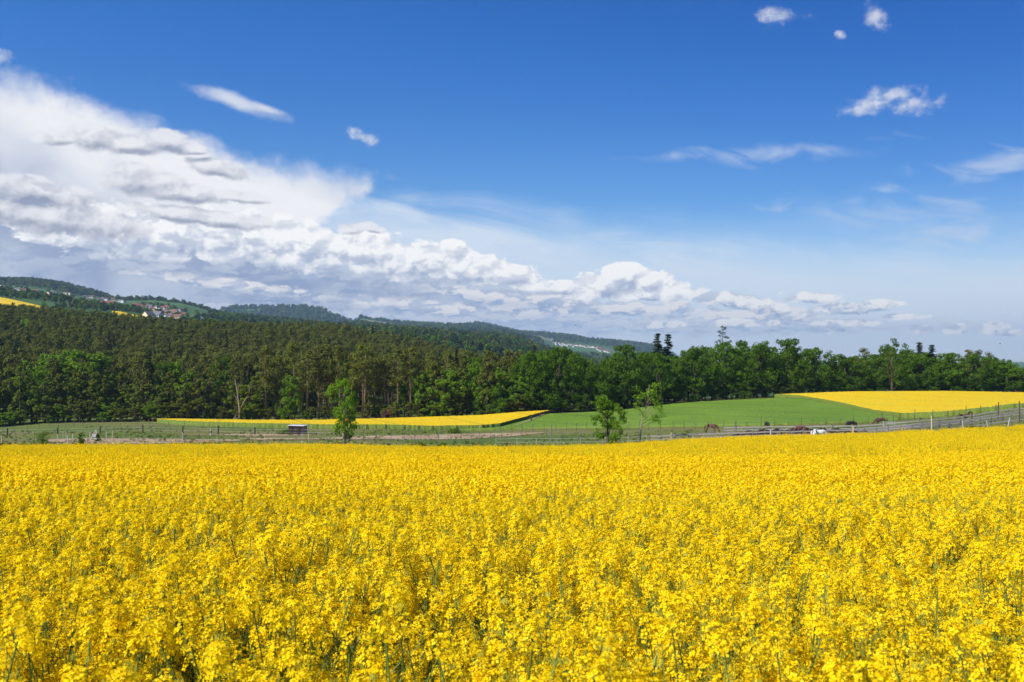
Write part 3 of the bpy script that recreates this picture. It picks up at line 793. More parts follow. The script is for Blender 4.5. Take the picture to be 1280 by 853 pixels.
def broad(seed, h=18, w=13, base=.16, clumps=120, per=64, leaf=.29, m=None, mb_=None, narrow=1.0, lobes_=11, openness=0.0, cr=(.085, .17)):
    rng = np.random.default_rng(seed)
    cz, rz, rx = h * (base + (1 - base) / 2), h * (1 - base) / 2, w / 2
    # main lobes give the uneven outline
    L = []
    for i in range(lobes_):
        th = i * 2.399 + rng.uniform(-.5, .5); zz = -.85 + 1.75 * (i + .5) / lobes_ + rng.uniform(-.1, .1)
        rad = math.sqrt(max(0.05, 1 - zz * zz)) * rng.uniform(.45, .85)
        L.append((math.cos(th) * rad * rx * narrow, math.sin(th) * rad * rx * narrow, cz + zz * rz * .86, rng.uniform(.30, .48) * rx))
    L.append((rng.normal(0, .1) * rx, rng.normal(0, .1) * rx, cz + rz * .72, .36 * rx)); L.append((0, 0, cz, .5 * rx))
    L = np.array(L)
    C, Rr = [], []
    for i in range(clumps):
        l = L[rng.integers(0, len(L))]
        d = rng.normal(0, 1, 3); d /= np.linalg.norm(d); d[2] = d[2] * .9 + .12
        C.append(l[:3] + d * l[3] * rng.uniform(.55, 1.05)); Rr.append(rng.uniform(*cr) * rx * 1.25)
    C = np.array(C); Rr = np.array(Rr)
    C[:, 2] = np.clip(C[:, 2], h * base * .45, h - Rr * .8)
    cm = crown_mesh('crown', [leaves_np(C, Rr, per, leaf, rng, .8, shell=.25 + openness)], m or M_BROAD)
    tb = MB(); tr = h * .018 + .04
    lean = rng.normal(0, .02, 2) * h
    tb.tube([(0, 0, -.4), (lean[0] * .2, lean[1] * .2, h * .2), (lean[0] * .6, lean[1] * .6, h * .5), (lean[0], lean[1], h * .86)], [tr * 1.3, tr, tr * .65, tr * .15], 7)
    for i in range(12):
        c = C[rng.integers(0, len(C))]; z0 = min(max(h * base * .8, c[2] - rng.uniform(.12, .3) * h), h * .75); k = z0 / h
        p0 = Vector((lean[0] * k, lean[1] * k, z0)); p2 = Vector(c); p1 = (p0 + p2) / 2 + Vector((0, 0, -.04 * h))
        tb.tube([p0, p1, p2], [tr * .45, tr * .3, tr * .08], 5, cap=False)
    return tb.mesh('trunk', (mb_ or M_BARK,), True), cm
def pine(seed, h=21, crown=.5, w=7.5, m=None, clumps=30, per=70, leaf=.30, edge=False, bk=None):
    rng = np.random.default_rng(seed)
    C, Rr = [], []
    z0 = h * (1 - crown)
    for i in range(clumps):
        t = (i + rng.uniform(0, 1)) / clumps
        z = z0 + (h - z0) * t; rad = w / 2 * (0.35 + 0.65 * math.sin(math.pi * min(1, (0.18 + .80 * t))) ** .8) * (1.0 if t < .8 else .75)
        th = rng.uniform(0, 6.283); r = rad * rng.uniform(.25, 1.0)
        C.append((math.cos(th) * r, math.sin(th) * r, z - .06 * r)); Rr.append(rng.uniform(.85, 1.5) * w / 6.5)
    C.append((0, 0, h - .7)); Rr.append(.8)
    C = np.array(C); Rr = np.array(Rr)
    cm = crown_mesh('crown', [leaves_np(C, Rr, per, leaf, rng, .62, up=.8, shell=.35, asp=.45)], m or M_PINE)
    tb = MB(); b_ = rng.normal(0, .012, 2) * h
    tb.tube([(0, 0, -.5), (b_[0] * .5, b_[1] * .5, h * .4), (b_[0], b_[1], h * .75), (b_[0] * .8, b_[1] * .8, h * .97)], [.24, .19, .13, .03], 6)
    for i in range(0, len(C), 3):
        c = C[i]; tb.tube([(b_[0] * .8, b_[1] * .8, c[2] - .5), tuple(c)], [.06, .02], 4, cap=False)
    for i in range(5):                       # dead stubs on the bare stem
        z = h * rng.uniform(.25, 1 - crown); th = rng.uniform(0, 6.28); tb.tube([(0, 0, z), (math.cos(th) * 1.1, math.sin(th) * 1.1, z + .1)], [.035, .012], 3, cap=False)
    return tb.mesh('trunk', (bk or M_PBARK,), True), cm
def spruce(seed, h=22, w=6.0, m=None, rings=26, bare=.08):
    rng = np.random.default_rng(seed); V, Fs = [], []
    tb = MB(); tb.tube([(0, 0, -.5), (0, 0, h * .5), (0, 0, h)], [.28, .17, .02], 6)
    q = []
    for i in range(rings):
        t = i / (rings - 1); z = h * (bare + (1 - bare) * t); rad = w / 2 * (1 - t) ** .82 * rng.uniform(.82, 1.12) + .12
        nb = max(4, int(10 * (1 - t) + 4))
        for k in range(nb):
            th = rng.uniform(0, 6.283); r = rad * rng.uniform(.75, 1.1)
            d = np.array([math.cos(th), math.sin(th), 0]); s = np.array([-math.sin(th), math.cos(th), 0])
            segs = max(2, int(r / .5))
            for j in range(segs):
                tt = (j + .5) / segs; c = np.array([0, 0, z]) + d * r * tt + np.array([0, 0, -.32 * r * tt * tt + .05 * r])
                for g in range(7):
                    cc_ = c + rng.normal(0, .16, 3); dd = d + rng.normal(0, .4, 3); dd /= np.linalg.norm(dd); ss = np.cross(dd, rng.normal(0, 1, 3)); ss /= np.linalg.norm(ss)
                    l = .40 * rng.uniform(.6, 1.2)
                    q.append([cc_ - dd * l, cc_ + ss * .13, cc_ + dd * l, cc_ - ss * .13])
    V = np.array(q).reshape(-1, 3)
    cm = mesh_np('crown', V, np.arange(len(V)).reshape(-1, 4), (m or M_SPRUCE,))
    return tb.mesh('trunk', (M_BARK,), True), cm
def plant_tree(name, pr, px, Y, s, label, cat='tree', group=None, rz=None, sxy=1.0, dz=0.0):
    loc = at(px, Y, dz - .1)
    r = empty(name, loc, random.uniform(0, 6.28) if rz is None else rz, s)
    r.scale = (s * sxy, s * sxy, s)
    for nm, me_ in zip(('trunk', 'crown'), pr):
        if me_ is not None: link(nm, me_, r)
    return tag(r, label, cat, group)
def height_for(px, Y, ytop):
    return (-(ytop - HZ) / F * Y) - float(H((px - 640) / F * Y, Y))

BR = [broad(100 + k, m=M_BROAD, w=14 + k % 3, base=.07) for k in range(5)]
BRn = [broad(120 + k, h=18, w=8.5, base=.1, m=M_OLIVE, clumps=85, per=56, openness=.1) for k in range(4)]
BRf = [broad(140 + k, h=14, w=10, base=.08, m=M_FRESH, clumps=95, per=60) for k in range(2)]
BRs = [broad(160 + k, h=18, w=8.5, base=.06, m=M_FRESH2, clumps=85, per=56, openness=.1) for k in range(2)]
PN = [pine(200 + k, crown=(.5, .62, .55, .7)[k % 4]) for k in range(6)]
PE = [pine(220 + k, h=21, crown=.5, w=7.0, bk=M_PBARK) for k in range(4)]
SP = [spruce(240 + k) for k in range(2)]

ORD = ['first', 'second', 'third', 'fourth', 'fifth', 'sixth', 'seventh', 'eighth', 'ninth', 'tenth', 'eleventh', 'twelfth', 'thirteenth', 'fourteenth', 'fifteenth', 'sixteenth', 'seventeenth', 'eighteenth', 'nineteenth', 'twentieth']
# ---- wood on the right: front row follows the sky line of the photograph
top_r = [(640, 446), (660, 436), (690, 431), (725, 437), (748, 450), (772, 432), (800, 433), (830, 440), (862, 429), (895, 429), (928, 421), (960, 428), (985, 424), (1010, 430), (1035, 440), (1060, 440), (1090, 443), (1115, 424), (1140, 436), (1165, 438), (1200, 444), (1240, 444), (1280, 453), (1330, 458), (1500, 462)]
Yedge = lambda u: float(np.interp(u, [560, 640, 700, 760, 860, 968, 1060, 1500], [262, 268, 272, 276, 298, 310, 313, 316]))
fr = [662, 697, 738, 781, 822, 866, 908, 946, 984, 1021, 1055, 1089, 1151, 1186, 1221, 1258, 1300, 1345, 1395]
for i, u in enumerate(fr):
    Y = Yedge(u) + random.uniform(0, 6)
    h = height_for(u, Y, float(np.interp(u, *zip(*top_r))) + random.uniform(-3, 3))
    pr = BR[i % 5]
    lb = '%s dark green leafy tree from the left in the front of the right-hand wood' % ORD[i]
    if u > 1285: lb = 'leafy tree of the right-hand wood past the far end of the yellow field'
    plant_tree('broadleaf_tree', pr, u, Y, h / 18.0, lb, group='leafy trees along the front of the right wood', sxy=max(.85, 44 / F * Y / 12.0 * 18 / h))
for k in range(70):
    u = 640 + (k * 37.7) % 820 + random.uniform(-8, 8); Y = Yedge(u) + random.uniform(9, 60)
    h = min(25, height_for(u, Y, float(np.interp(u, *zip(*top_r))) + abs(random.gauss(0, 7)) + 1))
    plant_tree('broadleaf_tree', BR[(k * 3) % 5], u, Y, h / 18.0, 'leafy tree deep inside the right-hand wood, little more than its crown top visible', group='trees in the depth of the right wood', sxy=random.uniform(.7, .95) * 18 / h)
for k in range(60):            # dense understorey at the wood's edge
    u = 600 + k * 14.3 + random.uniform(-5, 5); Y = Yedge(u) + random.uniform(-1, 5)
    plant_tree('edge_bush', BR[(k * 2) % 5], u, Y, random.uniform(.24, .5), 'low dark bush filling in under the trees at the edge of the right wood', 'bush', 'bushes at the foot of the right wood', sxy=1.5)
for k in range(56):
    u = 610 + k * 15.6 + random.uniform(-5, 5); Y = Yedge(u) + random.uniform(18, 34)
    plant_tree('edge_bush', BR[(k * 2) % 5], u, Y, random.uniform(.45, .65), 'shaded bush standing between the trunks inside the right wood', 'bush', 'bushes inside the right wood', sxy=1.4)
plant_tree('tall_open_tree', broad(301, h=20, w=12, base=.12, m=M_BROAD, clumps=62, per=40, openness=.2), 1115, 306, height_for(1115, 306, 422) / 20, 'tallest round-headed leafy tree, its loose crown rising above the wood beyond the yellow field')
for u, yt, Y, lb in ((822, 418, 326, 'left one of the two dark pointed spruces rising above the leafy wood'), (835, 419, 329, 'right one of the two dark pointed spruces rising above the leafy wood'),
                     (1165, 432, 328, 'small pointed spruce tip just right of the tallest round-headed tree'), (1149, 429, 326, 'dark broad conifer top between the round-headed tree and spruce tip')):
    h = height_for(u, Y, yt); plant_tree('spruce_tree', SP[int(u) % 2], u, Y, h / 22, lb, group='conifers poking out of the right wood', sxy=1.8 if u < 900 else 2.3)
for i, u in enumerate((1080, 1208, 1222, 1236)):
    Y = 326; h = height_for(u, Y, (436, 437, 438, 441)[i]); plant_tree('pine_tree', PN[i], u, Y, h / 21, ['grey-green pine top standing left of the tallest round-headed tree', 'left of three dark pine tops near the right end of the wood', 'middle of three dark pine tops near the right end of the wood', 'right of three dark pine tops near the right end of the wood'][i], group='conifers poking out of the right wood', sxy=1.1)
# dead conifer top
tb = MB(); hs_ = height_for(903, 322, 405); tb.tube([(0, 0, -.3), (0.1, 0, hs_ * .6), (0, 0, hs_)], [.3, .2, .04], 6)
t1 = tb.mesh('trunk', (M_BARK,), True); tb = MB(); rq = np.random.default_rng(5)
Cc = []
for i in range(15):
    z = hs_ * (.72 + .27 * (i + rq.uniform(-.4, .4)) / 15); th = rq.uniform(0, 6.28); l = rq.uniform(.6, 3.0) * (1.15 - .6 * i / 15)
    p = (math.cos(th) * l, math.sin(th) * l, z + rq.uniform(-.9, .1)); tb.tube([(0, 0, z), (p[0] * .5, p[1] * .5, z + .12), p], [.07, .05, .02], 4)
    Cc.append(p)
snag = plant_tree('dead_conifer', (t1, None), 903, 322, 1.0, 'nearly bare conifer with drooping stubby branches sticking out above the wood', rz=0)
br_ = tb.build('branch', (M_BARK,), snag)
link('crown', crown_mesh('crown', [leaves_np(np.array(Cc), np.full(len(Cc), .75), 30, .24, rq, .6)], M_SPRUCE), snag)

# ---- left wood: front row
def nearest_label(kind, u):
    if u < 95: return '%s left of the round bright green maple' % kind
    if u < 296: return '%s between the bright green maple and the bare forked trunk' % kind
    if u < 372: return '%s between the bare forked trunk and the field shelter' % kind
    if u < 430: return '%s between the field shelter and the slim young tree' % kind
    return '%s behind the long yellow field right of the slim young tree' % kind
row = []
u = -75.0
while u < 655:
    row.append(u); u += random.uniform(12, 18)
cnt = {}
for i, u in enumerate(row):
    Y = 266 + random.uniform(0, 8)
    if u < 60: Y = float(np.interp(u, [-100, 60], [255, 265])) + random.uniform(0, 6)
    if u < 325:
        kind, pr, h0, cat, nm = ('fresh green slender tree', BRs[i % 2], 18, 'tree', 'alder_tree') if i % 2 == 1 else ('olive-green slender tree', BRn[i % 4], 18, 'tree', 'alder_tree')
        h = height_for(u, Y, random.uniform(452, 482)); sx = random.uniform(.75, 1.0)
    elif u < 525:
        kind, pr, h0, cat, nm = 'tall bare-stemmed pine', PE[i % 4], 21, 'pine', 'pine_tree'
        h = height_for(u, Y, random.uniform(428, 450)); sx = random.uniform(.9, 1.1)
    else:
        kind, pr, h0, cat, nm = ('fresh green leafy tree', BRf[i % 2], 14, 'tree', 'broadleaf_tree') if i % 2 else ('olive-green slender tree', BRn[i % 4], 18, 'tree', 'alder_tree')
        h = height_for(u, Y, random.uniform(444, 470)); sx = random.uniform(.7, .95)
    base = nearest_label(kind, u); n = cnt.get(base, 0); cnt[base] = n + 1
    lb = '%s %s' % (ORD[min(n, 19)], base)
    if u < 0: lb = nearest_label(kind, u) + ', beyond the picture edge'
    plant_tree(nm, pr, u, Y, h / h0, lb, cat, 'front row of the left wood', sxy=sx * h0 / h * (1 if h0 != 21 else 1.1))
for k in range(46):            # mixed leafy trees a little behind
    u = -80 + k * 15.7 + random.uniform(-6, 6); Y = 282 + random.uniform(0, 22)
    yt = float(np.interp(u, [-80, 60, 200, 330, 480, 560, 640], [440, 450, 452, 440, 440, 442, 440])) + random.uniform(-4, 16)
    h = height_for(u, Y, yt); q = k % 5
    pr, h0 = ((BRn[k % 4], 18), (PN[k % 6], 21), (BRn[(k + 1) % 4], 18), (BR[k % 5], 18), (PE[k % 4], 21))[q]
    plant_tree('pine_tree' if h0 == 21 else 'broadleaf_tree', pr, u, Y, h / h0, 'tree half hidden behind the front row of the left wood', group='second row of the left wood', sxy=random.uniform(.6, .8) * h0 / h if h0 == 18 else 1)
for k in range(100):           # undergrowth
    u = -80 + k * 7.4 + random.uniform(-5, 5); Y = float(np.interp(u, [-100, 60, 660], [252, 264, 266])) + random.uniform(0, 5)
    if 330 < u < 520 and k % 2: continue
    plant_tree('edge_bush', (BRn + BRf + BRs)[k % 8], u, Y, random.uniform(.18, .45), 'low bush filling in at the foot of the left wood', 'bush', 'bushes at the foot of the left wood', sxy=1.7)
for u, yt, yb, Y, s, lb in ((105, 436, 492, 300, 1.3, 'round bright green maple glowing in front of the dark pines'), (62, 442, 500, 296, .9, 'smaller fresh green tree left of the round bright maple'), (222, 452, 495, 290, .8, 'fresh green tree top low among the olive trees before the pines'),
                            (560, 462, 517, 268, 1.0, 'bright green leafy tree on the wood edge above the long yellow field'), (602, 472, 515, 270, .9, 'darker green round tree on the wood edge near the yellow corner'), (365, 468, 522, 267, .6, 'narrow fresh green tree just above the field shelter'), (35, 398, 425, 470, 1.0, 'lone fresh green tree high up among the pines, far left')):
    h = height_for(u, Y, yt); plant_tree('fresh_green_tree', BRf[int(u) % 2], u, Y, h / 14, lb, group=None, sxy=s * 1.1 if h > 14 else s * 14 / h)
# dead forked trunk
tb = MB(); tb.tube([(0, 0, -.2), (.1, 0, 4), (-.5, 0, 9), (-1.3, 0, 13.5)], [.27, .21, .13, .04], 7); tb.tube([(.1, 0, 4), (1.6, .2, 7), (3.0, .1, 9.4), (3.2, 0, 11.5)], [.17, .13, .08, .02], 6)
tb.tube([(-.2, 0, 6.5), (-1.8, .2, 9.0)], [.12, .03], 5); tb.tube([(2.0, .1, 7.8), (3.8, .3, 8.2)], [.1, .02], 5); tb.tube([(-.6, 0, 9.6), (.6, .1, 12.4)], [.1, .02], 5)
o = empty('dead_tree', at(299, 263, -.1)); tag(o, 'bare pale tree with a forked trunk leaning out of the left wood edge', 'tree'); tb.build('trunk', (M_DEAD,), o, smooth_=True)
tb = MB(); tb.tube([(-2.9, 0, 0), (0, 0.3, 3.6)], [.11, .08], 6); tb.build('leaning_limb', (M_DEAD,), o, smooth_=True)

# ---- pine slope behind: the nearest 300 one by one, the rest as one mass
pts_ = []
Yp = 300.0
while Yp < 700:
    uu = -150 + random.uniform(0, 20); ulim = float(np.interp(Yp, [300, 420, 520, 640, 700], [668, 680, 690, 700, 690]))
    while uu < ulim:
        pts_.append((uu, Yp + random.uniform(-3, 3))); uu += random.uniform(5.2, 8.2) / Yp * F
    Yp += 6.6
pts_ = sorted(pts_, key=lambda q: q[1])
vis = [q for q in pts_ if q[0] > -25][:300]; sv_ = set(vis)
for k, (u, Y) in enumerate(vis):
    plant_tree('pine_tree', PN[k % 6] if k % 9 else SP[k % 2], u, Y, random.uniform(.78, 1.02), 'dark olive pine crown on the lower part of the wooded slope', 'pine', 'pines on the wooded slope')
rest = [q for q in pts_ if q not in sv_]
ru = np.array([q[0] for q in rest]); rY = np.array([q[1] for q in rest])
pnp = [None] * 6
def merged(name, pair):
    """trunk and crown of one prototype in a single mesh, for the masses that nobody could count"""
    bm_ = bmesh.new(); ms_ = []
    for i, q in enumerate(pair):
        n0 = len(bm_.faces); bm_.from_mesh(q); bm_.faces.ensure_lookup_table()
        for f_ in bm_.faces[n0:]: f_.material_index = i
        ms_.append(q.materials[0])
    me_ = bpy.data.meshes.new(name); bm_.to_mesh(me_); bm_.free()
    for q in ms_: me_.materials.append(q)
    return proto(name, me_)
PP = [merged('pine', p) for p in PN] + [merged('spruce', SP[0]), merged('leafy', BR[1])]
xx = (ru - 640) / F * rY
n = len(rest); sc_ = RNG.uniform(.72, 1.0, n)
va_ = RNG.integers(0, 6, n); va_[RNG.random(n) < .07] = 6; va_[(RNG.random(n) < .06) | ((ru > 430) & (rY > 480) & (RNG.random(n) < .35))] = 7
sc_[va_ == 7] *= .85
scatter('pine_wood', np.stack([xx, rY, H(xx, rY) - .1], -1), np.stack([np.zeros(n), np.zeros(n), RNG.uniform(0, 6.28, n)], -1), np.stack([sc_, sc_, sc_], -1), va_, PP)

# ---- far woods on the hills
def low_tree(seed, m):
    rng = np.random.default_rng(seed); C = []; Rr = []
    for i in range(12):
        th = rng.uniform(0, 6.28); r = rng.uniform(0, 3.6); C.append((math.cos(th) * r, math.sin(th) * r, rng.uniform(5, 14) - r * .6)); Rr.append(rng.uniform(2.2, 3.4))
    V_, F_ = leaves_np(np.array(C), np.array(Rr), 16, 1.15, rng, .8, shell=.6, asp=.8)
    return proto('far_tree', mesh_np('far_tree', V_, F_, (m,)))
FT = [low_tree(400, M_PINE), low_tree(401, M_SPRUCE), low_tree(402, M_BROAD), low_tree(403, M_SPRUCE), low_tree(404, M_BROAD)]
FP, FS, FV = [], [], []
def wood(uv, step, sz, thr=None, nscale=140, kinds=(0, 5), tall=1.0, ragged=.25):
    """uv: outline in (u, Y); thr: only where a slow noise is above it"""
    us_ = [q[0] for q in uv]; ys_ = [q[1] for q in uv]
    poly = plan(uv); bx_ = [q[0] for q in poly]
    x_ = np.arange(min(bx_), max(bx_), step); y_ = np.arange(min(ys_), max(ys_), step)
    gx_, gy_ = np.meshgrid(x_, y_); gx_ = (gx_ + RNG.uniform(-.5, .5, gx_.shape) * step).ravel(); gy_ = (gy_ + RNG.uniform(-.5, .5, gy_.shape) * step).ravel()
    jx = gx_ + np.sin(gy_ / 37.0) * step * ragged * 4; ok = inside_poly(jx, gy_ + np.sin(gx_ / 29.0) * step * ragged * 4, poly)
    gx_, gy_ = gx_[ok], gy_[ok]
    if thr is not None and len(gx_):
        k_ = noise2(gx_, gy_ * .6, nscale, 3.3) > thr; gx_, gy_ = gx_[k_], gy_[k_]
    s_ = RNG.uniform(.7, 1.15, len(gx_)) * sz
    FP.append(np.stack([gx_, gy_, H(gx_, gy_) - 1], -1)); FS.append(np.stack([s_, s_, s_ * tall], -1)); FV.append(RNG.integers(kinds[0], kinds[1], len(gx_)))
wood([(-120, 720), (430, 720), (480, 800), (420, 900), (225, 900), (200, 800), (130, 800), (60, 890), (-120, 880)], 11, .8, -0.3)
wood([(380, 1150), (520, 1050), (640, 1020), (775, 1100), (775, 1500), (720, 1900), (560, 1900), (440, 1850), (380, 1500)], 13, 1.15, -0.5, kinds=(0, 4))
wood([(-200, 2250), (60, 2200), (115, 2350), (140, 2800), (100, 3400), (-200, 3500)], 19, 1.25, None, kinds=(0, 5))
wood([(128, 2500), (150, 2150), (270, 2250), (300, 2800), (260, 3300), (130, 3300)], 18, 1.15, None, kinds=(0, 5))
wood([(-200, 1130), (30, 1140), (95, 1190), (95, 1280), (-200, 1250)], 12, .8, -.2)
wood([(62, 1010), (100, 1080), (165, 1180), (225, 1130), (235, 1200), (150, 1290), (95, 1220)], 11, .7, -.1)
wood([(200, 980), (330, 980), (400, 1100), (330, 1150), (230, 1120)], 11, .8, -.3)
wood([(-200, 1600), (280, 1500), (300, 2250), (-200, 2250)], 15, .65, .38, 110)
wood([(240, 1180), (420, 1250), (430, 2200), (290, 2600)], 15, .9, .02, 130)
wood([(285, 3900), (425, 3900), (435, 4600), (400, 5200), (280, 5200)], 30, 1.9, -.25, 260, kinds=(0, 4))
wood([(440, 2100), (650, 2300), (672, 3000), (672, 4300), (640, 4300), (440, 4000)], 26, 1.5, .0, 260)
wood([(672, 2300), (770, 2300), (780, 3250), (672, 3250)], 20, 1.0, .0, 160)
wood([(420, 4700), (830, 4700), (900, 6600), (420, 6600)], 34, 1.9, -.12, 420)
FP = np.vstack(FP); FS = np.vstack(FS); FV = np.concatenate(FV); n = len(FP)
print('far trees', n, 'slope', len(rest))
scatter('distant_woods', FP, np.stack([np.zeros(n), np.zeros(n), RNG.uniform(0, 6.28, n)], -1), FS, FV, FT)

# ------------------------------------------------------------------ paddock things
def wood_m(name, a, b_):
    def f(nt_):
        p = geo_pos(nt_); n = fbm(p, 5.0, 5, 0.65, '3D')
        return princ(nt_, nmix(smooth(n, .3, .7), nmix(obj_rand(nt_), a, b_), b_), 0.85, 0.2, n, 0.4, 0.02)
    return mat(name, f)
M_GREYW = wood_m('weathered_wood', (0.065, 0.055, 0.047), (0.21, 0.185, 0.165))
M_PLANK = wood_m('weathered_planks', (0.15, 0.135, 0.12), (0.34, 0.31, 0.28))
M_PALEW = wood_m('pale_new_wood', (0.45, 0.36, 0.20), (0.62, 0.52, 0.33))
M_DARKW = wood_m('dark_tarred_wood', (0.03, 0.022, 0.018), (0.075, 0.055, 0.045))
M_WHITE = mat('white_paint', lambda n: princ(n, (0.50, 0.49, 0.46), 0.5, 0.4))
M_TAPE = mat('electric_tape', lambda n: princ(n, (0.34, 0.33, 0.31), 0.6, 0.3))
M_WIRE = mat('galvanised_wire', lambda n: princ(n, (0.28, 0.28, 0.28), 0.5, 0.5))
M_TIN = mat('sheet_metal_roof', lambda n: princ(n, (0.62, 0.64, 0.66), 0.45, 0.5))
M_DUNG = mat('dark_heap', lambda n: princ(n, nmix(smooth(fbm(geo_pos(n), 2.5, 6, .7, '3D'), .35, .65), (0.018, 0.012, 0.009), (0.055, 0.034, 0.025)), 0.95, 0.1, fbm(geo_pos(n), 4.0, 5, .7, '3D'), 0.8, 0.2))

def fence(name, label, path_, spacing, hgt, rad, mpost, rails, mrail, rail_r, group=None, jit=.04, square=False, cat='fence', plank=0.0, vary=.06, extra=None):
    P_ = [Vector(((u - 640) / F * Y, Y, 0)) for u, Y in path_]
    tot = [0.0]
    for a, b in zip(P_, P_[1:]): tot.append(tot[-1] + (b - a).length)
    def along(d):
        d = min(max(d, 0), tot[-1])
        for i in range(len(tot) - 1):
            if d <= tot[i + 1] + 1e-6: return P_[i].lerp(P_[i + 1], (d - tot[i]) / (tot[i + 1] - tot[i]))
    n = min(99, int(tot[-1] / spacing) + 1); step = tot[-1] / max(1, n - 1)
    base = along(0); root = empty(name, (base.x, base.y, float(H(base.x, base.y))))
    O = root.location
    pm = MB()
    if square: pm.box((0, 0, hgt / 2 - .15), (rad * 2, rad * 2, hgt + .3))
    else: pm.tube([(0, 0, -.3), (0, 0, hgt)], [rad * 1.05, rad], 7)
    pme = pm.mesh('post', (mpost,))
    tops = []
    for i in range(n):
        d = i * step + (random.uniform(-.12, .12) * spacing if 0 < i < n - 1 else 0); p = along(d); z = float(H(p.x, p.y))
        o = link('post', pme, root, (p.x - O.x, p.y - O.y, z - O.z)); o.rotation_euler = (random.gauss(0, jit), random.gauss(0, jit), 0)
        s = 1 + random.gauss(0, vary); o.scale = (1, 1, s); tops.append(Vector((p.x - O.x, p.y - O.y, z - O.z)))
    for hh in rails:
        rb = MB()
        for a, b in zip(tops, tops[1:]):
            j = random.uniform(-.05, .05) if plank else 0
            a2, b2 = a + Vector((0, -.0, hh + j)), b + Vector((0, 0, hh - j * .6))
            if plank:
                dv = (b2 - a2); L = dv.length; side = Vector((-dv.y, dv.x, 0)).normalized() * -(rad + .018)
                if side.y > 0: side = -side
                w = Vector((0, 0, plank / 2)); t = side.normalized() * .016
                q = [a2 + side - dv / L * .08, b2 + side + dv / L * .02]
                vs = [q[0] - w - t, q[0] - w + t, q[0] + w + t, q[0] + w - t, q[1] - w - t, q[1] - w + t, q[1] + w + t, q[1] + w - t]
                rb.add(vs, [(0, 1, 2, 3), (7, 6, 5, 4), (0, 4, 5, 1), (1, 5, 6, 2), (2, 6, 7, 3), (3, 7, 4, 0)])
            else:
                rb.tube([a2, (a2 + b2) / 2 - Vector((0, 0, .03)), b2], rail_r, 4, cap=False)
        rb.build('rail' if plank or rail_r > .02 else 'wire', (mrail,), root)
    return tag(root, label, cat, group)

fence('wire_fence', 'thin-posted wire fence along the near edge of the long yellow field', [(150, 221), (320, 212), (430, 209), (560, 208), (625, 207)], 4.6, 1.7, .05, M_GREYW, (1.2, .7), M_WIRE, .006)
fence('wire_fence', 'tall thin-posted wire fence along the lower edge of the green field', [(640, 205), (700, 202), (860, 184), (968, 178), (1060, 178), (1135, 176)], 2.6, 1.75, .045, M_DARKW, (1.3, .8), M_WIRE, .006, vary=.14)
fence('wire_fence', 'wire fence with pale posts running up to the wood at far left', [(-60, 205), (0, 212), (60, 226), (100, 240), (140, 244)], 3.4, 1.5, .06, M_GREYW, (1.0, .6), M_WIRE, .008)
fence('paddock_fence', 'paddock fence of widely spaced dark posts with a white tape', [(-40, 182), (91, 184), (160, 185), (233, 186), (300, 183), (340, 180), (420, 178)], 8.6, 1.55, .13, M_DARKW, (1.15, .6), M_TAPE, .022, vary=.12)
fence('paddock_fence', 'low paddock fence of pale stakes in front of the brown riding patch', [(-60, 139), (0, 139), (60, 138), (150, 137), (240, 140), (330, 146), (440, 150)], 6.5, 1.25, .045, M_PALEW, (1.0,), M_TAPE, .014, vary=.1)
fence('paddock_fence', 'wire fence of grey stakes across the tan track right of the slim tree', [(440, 150), (490, 147), (540, 143), (600, 152), (660, 160), (700, 158)], 2.4, 1.65, .05, M_GREYW, (1.1, .6), M_WIRE, .008, vary=.16)
fence('paddock_fence', 'low pale-railed fence behind the bushy round tree', [(620, 137), (700, 134), (760, 133), (830, 131), (866, 129)], 3.2, 1.15, .045, M_TAPE, (1.0, .45), M_TAPE, .03, vary=.08)
fence('paddock_fence', 'thin wire fence crossing the pasture in front of the chestnut horse', [(700, 150), (780, 148), (860, 143), (930, 140), (1000, 138)], 3.1, 1.7, .04, M_GREYW, (1.2,), M_WIRE, .008, vary=.14)
fence('rail_fence', 'front grey plank fence climbing to the right beside the rapeseed', [(812, 124), (866, 123), (960, 122), (1060, 122), (1140, 124), (1200, 127), (1280, 129), (1420, 128)], 1.75, 1.6, .06, M_GREYW, (1.3, .85, .4), M_PLANK, .03, plank=.19, square=True, vary=.08, group=None)
fence('rail_fence', 'rear grey plank fence running parallel behind the front one, climbing right', [(905, 148), (980, 146), (1060, 143), (1140, 141), (1200, 142), (1280, 143), (1420, 140)], 1.9, 1.5, .055, M_GREYW, (1.25, .8, .35), M_PLANK, .03, plank=.2, square=True, vary=.1)
fence('wire_fence', 'row of short dark posts along the foot of the right yellow field', [(1125, 183), (1180, 179), (1230, 176), (1290, 173), (1400, 168)], 2.8, 1.6, .06, M_DARKW, (1.2,), M_WIRE, .008, vary=.15)
